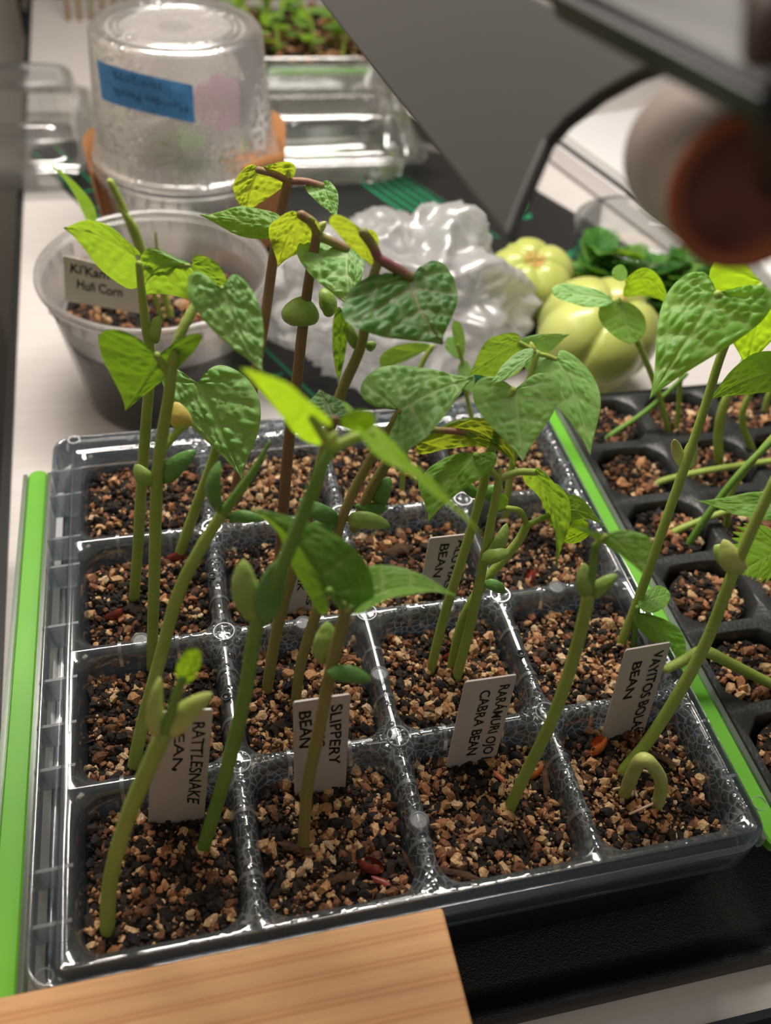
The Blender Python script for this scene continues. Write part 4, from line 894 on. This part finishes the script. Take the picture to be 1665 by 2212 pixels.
# ------------------------------------------------------------------ inverted deli tub dome on a second tub
DX, DY = .0615, .452
deli('deli_tub', 'lower white deli tub with brown paper collar under the fogged dome', DX, DY, .0024, .061, .043, .0540, 'deli')
e = empty('paper_collar', (DX, DY, .022), 'torn brown paper strips tucked round the lower deli tub', 'paper')
for a0_, a1_, zt_ in ((150, 205, .070), (-62, 28, .078)):
    th = np.radians(np.linspace(a0_, a1_, 26)); L = []
    for r, z in ((.0555, .020), (.0580, .045), (.0592, zt_ - .006), (.0594, zt_), (.0586, zt_), (.0572, .045), (.0548, .020)):
        L.append([(DX + (r + .0009*math.sin(11*t))*math.cos(t), DY + (r + .0009*math.sin(11*t))*math.sin(t), z + (.003*math.sin(5*t) if z > .05 else 0)) for t in th])
    g = G(); g.loops(L, closed=False); g.out('paper_strip', 'brown_paper', e)
dome = deli('deli_dome', 'upturned fogged deli tub used as a dome with blue tape label', DX, DY, .0655, .072, .0470, .0530, 'deli_fog', inv=True)
zt = .0655 + .072
th = np.arange(64)*2*np.pi/64
for r, w in ((.0345, .0016), (.0310, .0009)):
    g = G(); g.loops([[(DX + rr*math.cos(t), DY + rr*math.sin(t), z) for t in th] for rr, z in ((r - w, zt - .0018), (r - w*.5, zt - .0006), (r + w*.5, zt - .0006), (r + w, zt - .0018))]); g.out('base_ring', 'deli_fog', dome)
# tape follows the tub wall
def wall_pt(px, py, off=.0006):
    d = ray(px, py); k = .45
    lo, hi = .2, .9
    for s in np.linspace(.25, .8, 900):
        q = C + d*s; z = q[2] - .0655; t = (.072 - z)/.072; r = .0470 + (.0530 - .0470)*max(0, min(1, t)) + off
        if math.hypot(q[0] - DX, q[1] - DY) < r and z < .071: return q
    return C + d*.6
N = 24; T0 = [(209 + (416 - 209)*f, 128 + (184 - 128)*(f**.75)) for f in np.linspace(0, 1, N)]; T1 = [(220 + (421 - 220)*f, 213 + (266 - 213)*(f**.75)) for f in np.linspace(0, 1, N)]
rows = []
for r in range(7):
    rows.append([wall_pt(a[0] + (b[0] - a[0])*r/6, a[1] + (b[1] - a[1])*r/6) for a, b in zip(T0, T1)])
g = G(); g.loops(rows, closed=False); tp = g.out('tape', 'tape', dome); tag(tp, 'blue masking tape with upside-down handwriting')
rows = np.array(rows)
def on_tape(u, v):  # u along from left, v down
    x = min(max(u, 0), 1)*(N - 1); y = min(max(v, 0), 1)*6; i, j = min(int(x), N - 2), min(int(y), 5); fx, fy = x - i, y - j
    q = (rows[j, i]*(1-fx) + rows[j, i+1]*fx)*(1-fy) + (rows[j+1, i]*(1-fx) + rows[j+1, i+1]*fx)*fy
    n_ = np.array([q[0] - DX, q[1] - DY, 0]); return q + n_/np.linalg.norm(n_)*.0004
lettering('10/9/2025', lambda a, b: on_tape(.66 - .50*a, .12 + .20*b), tp, 'pencil', .0)
lettering('Mavodes Petals', lambda a, b: on_tape(.93 - .78*a, .55 + .22*b), tp, 'pencil', .0)
# seedling and pink flower under the dome
e = empty('dome_seedling', (DX - .006, DY, .064), 'green leafy seedling blurred inside the fogged dome', 'seedling')
tube([(DX - .006, DY - .040, .064), (DX - .005, DY - .040, .078), (DX - .004, DY - .040, .09)], .0014).out('stem', 'stem_dark', e)
for k in range(9):
    a = RNG.uniform(0, 6.28); B = np.array([DX - .005 + RNG.uniform(-.004, .004), DY - .040, .078 + .002*k]); d = np.array([math.cos(a)*.016, math.sin(a)*.008, RNG.uniform(-.004, .006)]); s = np.array([-d[1]*.5, d[0]*.5, .003])
    add_leaf(e, B, B + d, B + d*.4 + s, B + d*.4 - s, 'parsley', kind='oval', ns=16, nk=6)
for k in range(5):
    B = np.array([DX + .012 + RNG.uniform(-.01, .015), DY - .038, .067 + RNG.uniform(0, .006)]); d = np.array([RNG.uniform(-.012, .012), RNG.uniform(-.004, .004), .006]); s = np.array([.001, 0, .005])
    add_leaf(e, B, B + d, B + d*.4 + s, B + d*.4 - s, 'parsley', kind='oval', ns=16, nk=6)
e = empty('pink_blossom', (DX + .018, DY - .015, .066), 'pink blossom on a thin stalk inside the fogged dome', 'flower')
tube([(DX + .018, DY - .015, .066), (DX + .020, DY - .018, .085), (DX + .020, DY - .024, .104)], .0010).out('stem', 'stem', e)
for k in range(8):
    a = k*.8; B = np.array([DX + .020, DY - .024, .104]); d = np.array([math.cos(a)*.017, -.003 + .002*(k % 3), math.sin(a)*.015]); s = np.cross(d, (0, 1, 0))*.42
    add_leaf(e, B, B + d, B + d*.5 + s, B + d*.5 - s, 'magenta', 'petal', kind='oval', ns=16, nk=6)
g = G()

# ------------------------------------------------------------------ clear clamshell boxes
def clam(name, label, cx_, cy_, hx_, hy_, z0, h, tabs=(), group=None, lid='clam_wet', rot=0):
    e = empty(name, (cx_, cy_, z0), label, 'container', group)
    def rr(d, z, r=.016): return [(cx_ + (x - cx_)*math.cos(rot) - (y - cy_)*math.sin(rot), cy_ + (x - cx_)*math.sin(rot) + (y - cy_)*math.cos(rot), zz) for x, y, zz in rrect(cx_, cy_, hx_ + d, hy_ + d, r, z)]
    hb = h*.45
    g = G(); g.loops([rr(-.012, z0 + .0005), rr(-.009, z0), rr(-.004, z0 + hb*.9), rr(-.003, z0 + hb), rr(.004, z0 + hb), rr(.006, z0 + hb - .003)], True); g.out('tub', 'clam', e)
    g = G(); g.loops([rr(.0065, z0 + hb - .001), rr(.0055, z0 + hb + .0025), rr(-.001, z0 + hb + .0025), rr(-.003, z0 + hb + .006), rr(-.006, z0 + h - .006), rr(-.008, z0 + h - .001), rr(-.010, z0 + h), rr(-.014, z0 + h), rr(-.017, z0 + h - .003)]); g.out('lid_wall', 'clam', e)
    g = G(); a = rr(-.017, z0 + h - .003, .010); g.add(a, [tuple(range(len(a)))]); g.out('lid_top', lid, e, smooth=False)
    for (x, y, dx, dy) in tabs:
        g = G(); z = z0 + hb + .001
        g.loops([[(x, y, z - .0006), (x + dx, y, z - .0036), (x + dx*.9, y + dy, z - .0036), (x, y + dy, z - .0006)], [(x, y, z + .0006), (x + dx, y, z - .0024), (x + dx*.9, y + dy, z - .0024), (x, y + dy, z + .0006)]], True, True)
        g.out('lid_tab', 'clam', e, smooth=False)
    return e
clam('clamshell_box', 'clear clamshell box with droplets on its lid behind the dome', .172, .585, .058, .060, .0024, .050, tabs=((.232, .535, .016, .014),))
e = clam('clamshell_box', 'empty clear clamshell box sticking out over the shelf edge left of the dome', -.085, .60, .078, .066, .0016, .045, lid='clam')

# ------------------------------------------------------------------ crumpled plastic bag
def blob(name, cx_, cy_, rx, ry, hz, label, cat, mat, sub=6):
    bm = bmesh.new(); bmesh.ops.create_icosphere(bm, subdivisions=sub, radius=1)
    for v in bm.verts:
        p = v.co.copy(); q = p*1.25
        c1 = noise.noise(q*1.0 + Vector((4, 2, 7))); r1 = 1 - abs(noise.noise(q*1.6 + Vector((9, 1, 3))))*2; r2 = 1 - abs(noise.noise(q*3.6 + Vector((2, 8, 5))))*2; r3 = 1 - abs(noise.noise(q*8 + Vector((1, 3, 9))))*2
        s = .80 + .26*c1 + .18*r1 + .12*r2 + .030*r3
        z = p.z*s
        v.co = Vector((cx_ + p.x*s*rx, cy_ + p.y*s*ry, max(.0030 + .0008*noise.noise(p*6), hz*.40 + z*hz*.60)))
    me = bpy.data.meshes.new(name); bm.to_mesh(me); bm.free(); me.polygons.foreach_set('use_smooth', [True]*len(me.polygons)); me.materials.append(M[mat])
    o = bpy.data.objects.new(name, me); COL.objects.link(o); return tag(o, label, cat)
blob('plastic_bag', .166, .328, .070, .056, .082, 'crumpled translucent plastic bag lying behind the seed tray', 'bag', 'bag')

# ------------------------------------------------------------------ chayotes
def chayote(label, cx_, cy_, z0, r, ln, yaw, pitch):
    e = empty('chayote', (cx_, cy_, z0), label, 'chayote', 'pale green chayotes')
    n1, n2 = 60, 90; L = []
    for i in range(n1 + 1):
        t = i/n1; ph = math.pi*t; zz = -math.cos(ph)
        rad = math.sin(ph)**.82*(1 + .10*zz) ; ring = []
        for j in range(n2):
            a = 2*math.pi*j/n2; f = abs(math.sin(2.5*a))**.55; lob = .87 + .14*f
            k = 1 - .11*(1 - abs(math.sin(2.5*a))**.8)*max(0, zz)
            ring.append(Vector((rad*lob*math.cos(a), rad*lob*math.sin(a)*.92, zz*ln/r*k*(1 - .14*math.exp(-(rad/.28)**2)*(zz > 0)))))
        L.append(ring)
    R_ = Matrix.Rotation(yaw, 3, 'Z') @ Matrix.Rotation(pitch, 3, 'X')
    L = [[R_ @ (p*r) for p in ring] for ring in L]; zm = min(p.z for ring in L for p in ring)
    L = [[(cx_ + p.x, cy_ + p.y, z0 + p.z - zm) for p in ring] for ring in L]
    g = G(); g.loops(L, True, True); g.out('fruit_body', 'chayote', e)
    g = G(); g.loops([[tuple(np.array(p) + .0004*(np.array(p) - np.array([cx_, cy_, z0 - zm]))/r) for p in L[i]] for i in range(n1 - 3, n1 + 1)], False, True); g.out('wrinkled_end', 'chayote_end', e)
chayote('front ribbed green chayote resting against the black tray', .2655, .2815, .0004, .0345, .0315, .3, .35)
chayote('rear yellow green chayote with a brownish wrinkled end behind the bag', .252, .348, .0026, .0265, .024, -.4, .35)

# ------------------------------------------------------------------ glass of parsley behind the chayotes
JX, JY = .338, .382
e = empty('glass_jar', (JX, JY, .0026), 'clear round glass jar holding parsley behind the chayote', 'jar')
lathe(JX, JY, [(.030, .0026), (.037, .004), (.040, .012), (.043, .038), (.044, .040), (.0425, .040), (.0385, .012), (.038, .006), (.0005, .0055)], 56, True, True).out('jar_body', 'glass', e)
GP = 'parsley sprigs in the jar'
def sprig(x, y, z, lab, n, sp, hs):
    e = empty('parsley_sprig', (x, y, .012), lab, 'herb', GP)
    tube([(x, y, .012), (x + .002, y, z*.6), (x, y + .002, z)], .0010, 6).out('stem', 'stem', e)
    for k in range(n):
        a = 2*math.pi*k/n + RNG.uniform(-.4, .4); B = np.array([x, y, z]) + RNG.uniform(-.006, .006, 3); el = RNG.uniform(-.4, .9)
        d = np.array([math.cos(a)*math.cos(el), math.sin(a)*math.cos(el), math.sin(el)])*sp*RNG.uniform(.7, 1.2); s = np.cross(d, (0, 0, 1)); s = s/np.linalg.norm(s)*sp*.55
        up = np.array([0, 0, .004]); add_leaf(e, B, B + d, B + d*.3 + s + up, B + d*.3 - s + up, 'parsley' if k % 3 else 'leaf', kind='bean', ns=40, nk=8, serr=.22, pucker=.6)
for k, (px, py, Y) in enumerate(((1275, 600, .36), (1300, 560, .365), (1330, 585, .36), (1300, 640, .35), (1360, 660, .345), (1400, 590, .355), (1430, 620, .35), (1480, 600, .35), (1450, 660, .345), (1390, 720, .340), (1520, 600, .352))):
    q = aty(px, py - 5, Y - .004); sprig(q[0], q[1], q[2], 'curly parsley sprig with toothed leaves in the glass jar', 9, .019, 1)
q = aty(1390, 575, .385)
g = lathe(q[0], q[1], [(.0105, .0058), (.0125, .012), (.0130, q[2] - .002), (.0105, q[2] + .003), (.0004, q[2] + .004)], 32, True, True)
tag(g.out('carrot_piece', 'orange'), 'pale orange carrot chunk standing among the parsley', 'carrot')

# ------------------------------------------------------------------ white flat box with glossy lid
a0, a1 = atz(1168, 332, .0026), atz(1442, 540, .0026); dr = (a1 - a0); dr[2] = 0; dr /= np.linalg.norm(dr); nn_ = np.array([-dr[1], dr[0], 0]);
if nn_[0] < 0: nn_ = -nn_
e = empty('flat_box', (a0 + a1)/2 + nn_*.1, 'flat white plastic box with glossy lid and dark seam', 'box')
def bx(name, t0, t1, w0, w1, z0, z1, mat, bv=.001):
    P = [a0 + dr*t + nn_*w for t, w in ((t0, w0), (t1, w0), (t1, w1), (t0, w1))]
    g = G(); g.loops([[(p[0], p[1], z0) for p in P], [(p[0], p[1], z1) for p in P]], True, True); o = g.out(name, mat, e, smooth=False)
    if bv: bevel(o, bv)
bx('box_base', 0, .19, 0, .24, .0026, .0170, 'white_matte'); bx('seam', .003, .187, .0020, .236, .0170, .0205, 'black', 0); bx('box_lid', .001, .189, .0015, .238, .0205, .0290, 'white_gloss')

# ------------------------------------------------------------------ back tray with leafy seedlings
q0 = atz(640, 150, .05); TX, TY = .19, .765
e = empty('back_tray', (TX, TY, .0005), 'distant clear seed tray with lime green edge full of seedlings', 'tray')
g = G(); g.loops([rrect(TX, TY, .078, .075, .01, .0006), rrect(TX, TY, .084, .080, .01, .040), rrect(TX, TY, .088, .084, .01, .041), rrect(TX, TY, .088, .084, .01, .036)], True); g.out('tray_shell', 'clam', e)
g = G().box(TX - .085, TX + .095, TY - .098, TY - .086, .030, .034); bevel(g.out('side_strip', 'green_strip', e, smooth=False), .002)
soil((TX, TY, .078, .074, .030), 'potting_soil', 'brown soil bed in the distant back tray', None, 1500, .0022, WT, 'sq', bump=.003)
GBK = 'leafy seedlings in the back tray'
for k in range(26):
    x, y = TX - .065 + .026*(k % 6) + RNG.uniform(-.004, .004), TY - .055 + .028*(k // 6) + RNG.uniform(-.004, .004); h = RNG.uniform(.020, .055)
    e = empty('leafy_seedling', (x, y, .030), 'leafy green seedling with slim stem in the distant back tray', 'seedling', GBK)
    tp_ = np.array([x + RNG.uniform(-.01, .01), y, .03 + h]); tube([(x, y, .028), (x + .002, y, .03 + h*.5), tp_], .0014, 6, 4).out('stem', 'stem', e)
    for m_ in range(5):
        a = m_*1.3 + RNG.uniform(0, .8); B = tp_ - np.array([0, 0, .006*m_]); d = np.array([math.cos(a), math.sin(a), RNG.uniform(-.1, .5)])*RNG.uniform(.012, .017); s = np.cross(d, (0, 0, 1))*.42
        add_leaf(e, B, B + d, B + d*.35 + s, B + d*.35 - s, 'leaf_bright' if m_ % 2 else 'leaf', kind='oval', ns=18, nk=6, pucker=.3)
# reddish potted seedlings far left behind the dome
e = empty('red_seedling', (.0, .90, 0), 'reddish stemmed seedling clump behind the dome', 'seedling')
for k in range(9):
    x = -.03 + .011*k; tube([(x, .90, .0), (x + .003, .90, .05), (x + .006*math.sin(k), .90, .13)], .0022, 6, 4).out('stem', 'stem_purple', e)
for k in range(10):
    B = np.array([-.02 + .011*k, .895, .09 + .01*(k % 4)]); a = k*1.7; d = np.array([math.cos(a), -.4, .5])*.024; s = np.cross(d, (0, 1, 0))*.3
    add_leaf(e, B, B + d, B + d*.4 + s, B + d*.4 - s, 'leaf_bright', kind='oval', ns=16, nk=6)
# black bracket post with holes at the shelf end
def holed_plate(name, P, holes, mat, parent):
    """flat bar with round holes: ring strips around each hole"""
    x0_, x1_, z0_, z1_, y_ = P; zs_ = [z0_] + [v for h in holes for v in (h[0] - h[1]*1.25, h[0] + h[1]*1.25)] + [z1_]; g = G()
    for i in range(0, len(zs_), 2):
        if zs_[i + 1] > zs_[i]: g.box(x0_, x1_, y_, y_ + .004, zs_[i], zs_[i + 1])
    xc = (x0_ + x1_)/2
    for zc, r in holes:
        sq = []; ci = []
        for k in range(24):
            a = 2*math.pi*k/24; c, s = math.cos(a), math.sin(a); m_ = max(abs(c)/((x1_ - x0_)/2), abs(s)/(r*1.25)); sq.append((xc + c/m_, zc + s/m_)); ci.append((xc + r*c, zc + r*s))
        g.loops([[(a, y_, b) for a, b in ci], [(a, y_, b) for a, b in sq], [(a, y_ + .004, b) for a, b in sq], [(a, y_ + .004, b) for a, b in ci], [(a, y_, b) for a, b in ci]])
    return g.out(name, mat, parent, smooth=False)
for (xa, xb, py0, hl) in ((55, 100, 90, True), (132, 158, 100, False)):
    Yp = .976; a = aty(xa, py0, Yp); b = aty(xb, py0, Yp)
    e = empty('bracket_post', ((a[0] + b[0])/2, Yp, -.03), 'black metal post with round holes at the shelf end' if hl else 'slim plain black metal post beside the holed one', 'post')
    if hl: holed_plate('post_plate', (a[0], b[0], -.03, .35, Yp), [(aty(80, 65, Yp)[2], .007), (aty(80, 12, Yp)[2], .0075), (.12, .007), (.2, .007)], 'black', e)
    else: G().box(a[0], b[0], Yp, Yp + .004, -.03, .35).out('post_plate', 'black', e, smooth=False)

# ------------------------------------------------------------------ pine board resting across the front
zb = .0655; wr, wl = atz(952, 1957, zb), atz(0, 2157, zb)
e = None
g = G().box(-.14, .0984, -.078, -.0072, zb - .019, zb); w = g.out('wood_board', 'wood', smooth=False); bevel(w, .0009)
tag(w, 'pale pine board with horizontal grain across the front of the tray', 'board')
g = G().box(-.13, -.10, -.075, -.012, -.75, zb - .019); tag(bevel(g.out('wood_post', 'wood', smooth=False), .001), 'pine post carrying the front board', 'post')

# ------------------------------------------------------------------ clip-on grow light close to the camera
dd = ray(404, -366); dd /= np.linalg.norm(dd)
A = atz(1091, 512, .226); rb = ray(1440, 130); B = C + rb*(((A - C) @ dd)/(rb @ dd)); ax = (B - A); wid = np.linalg.norm(ax); ax /= wid
nz = np.cross(dd, ax); nz /= np.linalg.norm(nz); nz = nz if nz @ (C - A) > 0 else -nz
gl_ = empty('grow_light', A, 'dark grey clip-on grow light with bars, beige swivel knob and arm', 'lamp')
LB = .34; g = G()
def bar(o_, d_, x_, n_, w, ln, th_, curve=.0):
    P = []
    for lay, zz in ((0, -th_), (1, 0)):
        ring = [o_ + n_*zz] + [o_ + x_*w*t - d_*curve*math.sin(math.pi*t) + n_*zz for t in np.linspace(.1, .9, 9)] + [o_ + x_*w + n_*zz, o_ + x_*w + d_*ln + n_*zz, o_ + d_*ln + n_*zz]
        P.append(ring)
    g = G(); g.loops(P, True, True); return g
def onp(x, y): d_ = ray(x, y); return C + d_*(((A - C) @ nz)/(d_ @ nz))
ring = [A, onp(1112, 455), onp(1140, 388), onp(1178, 300), onp(1215, 258), onp(1290, 200), onp(1365, 158), B, B + dd*LB, A + dd*LB]
g = G(); g.loops([[p_ - nz*.003 for p_ in ring], ring], True, True); bevel(g.out('light_bar', 'lamp_grey', gl_, smooth=False), .0008)
o_ = A - nz*.0034 + ax*wid*.12 + dd*.05
bar(o_, dd, ax, nz, wid*.76, LB - .06, .0008).out('led_strip', 'led', gl_, smooth=False)
dk = .112
q = [atd(1195, -40, dk*1.25), atd(1645, 185, dk*.86), atd(1760, 120, dk*.86), atd(1700, -160, dk*1.0)]
nq = np.cross(q[1] - q[0], q[3] - q[0]); nq /= np.linalg.norm(nq); nq = nq if nq @ (C - q[0]) > 0 else -nq
g = G(); g.loops([[p_ - nq*.005 for p_ in q], q], True, True); bevel(g.out('second_bar', 'lamp_mauve', gl_, smooth=False), .001)
q2 = [q[0] - ax*0 + (q[0] - q[3])*.06, q[1] + (q[1] - q[2])*.10, q[1], q[0]]
g = G(); g.loops([[p_ - nq*.006 for p_ in q2], [p_ - nq*.001 for p_ in q2]], True, True); g.out('bar_edge', 'black', gl_, smooth=False)
# swivel knob: short beige drum with a terracotta lip, open end towards the camera's right
ka, kb = atd(1505, 330, .150), atd(1615, 420, .118); kx = kb - ka; kl = np.linalg.norm(kx); kx /= kl
u1 = np.cross(kx, (0, 0, 1)); u1 /= np.linalg.norm(u1); u2 = np.cross(kx, u1)
def kring(t, r): return [ka + kx*kl*t + r*(math.cos(a)*u1 + math.sin(a)*u2) for a in np.arange(48)*2*np.pi/48]
r0 = .0122; r1 = .0100
g = G(); g.loops([kring(-.05, .0004), kring(-.05, r0*.9), kring(.02, r0), kring(.5, (r0 + r1)/2*1.01), kring(.93, r1)]); g.out('swivel_knob', 'knob', gl_)
g = G(); g.loops([kring(.93, r1*1.0), kring(.97, r1*1.03), kring(1.0, r1*1.0), kring(1.0, r1*.82), kring(.95, r1*.78)]); g.out('knob_rim', 'copper', gl_)
g = G(); g.loops([kring(.95, r1*.78), kring(.85, r1*.70), kring(.85, .0004)], False, True); g.out('knob_inside', 'copper_in', gl_)
tube([(.30, .40, .606), (.27, .30, .57), (.19, .10, .50), (.125, -.02, .37), atd(1690, -220, .112), atd(1682, -70, .104), atd(1672, 80, .10), atd(1680, 250, .105), atd(1690, 380, .115)], .0034, 14).out('arm', 'arm_brown', gl_)
# white light bar at the right edge
q = [atd(1602, 528, .21), atd(1690, 618, .19), atd(2150, 420, .20), atd(2080, 330, .22)]
nq = np.cross(q[1] - q[0], q[3] - q[0]); nq /= np.linalg.norm(nq); nq = nq if nq @ (C - q[0]) > 0 else -nq
e = empty('white_light_bar', (.53, .12, 0), 'white plastic light bar above the big heart leaf on a curved white arm', 'lamp')
g = G(); g.loops([[p_ - nq*.005 for p_ in q], q], True, True); bevel(g.out('light_bar', 'white_gloss', e, smooth=False), .001)
qe = (q[2] + q[3])/2 - nq*.0025
tube([qe - (q[2] - q[1])*.08, qe, qe*.5 + np.array([.42, .10, .22])*.5, (.45, .11, .20), (.515, .12, .12), (.53, .12, .02), (.53, .12, .003)], .0045, 14).out('arm', 'white_matte', e)
lathe(.53, .12, [(.030, 0), (.030, .004), (.027, .006), (.006, .007), (.0005, .007)], 32, True, True).out('foot', 'white_matte', e)
# overhead lamp housing that the main light belongs to
e = empty('overhead_lamp', (.12, .40, .62), 'white overhead grow lamp hanging above the dome', 'lamp')
g = G().box(-.12, .36, .33, .47, .604, .63); g.out('lamp_housing', 'white_matte', e, smooth=False)
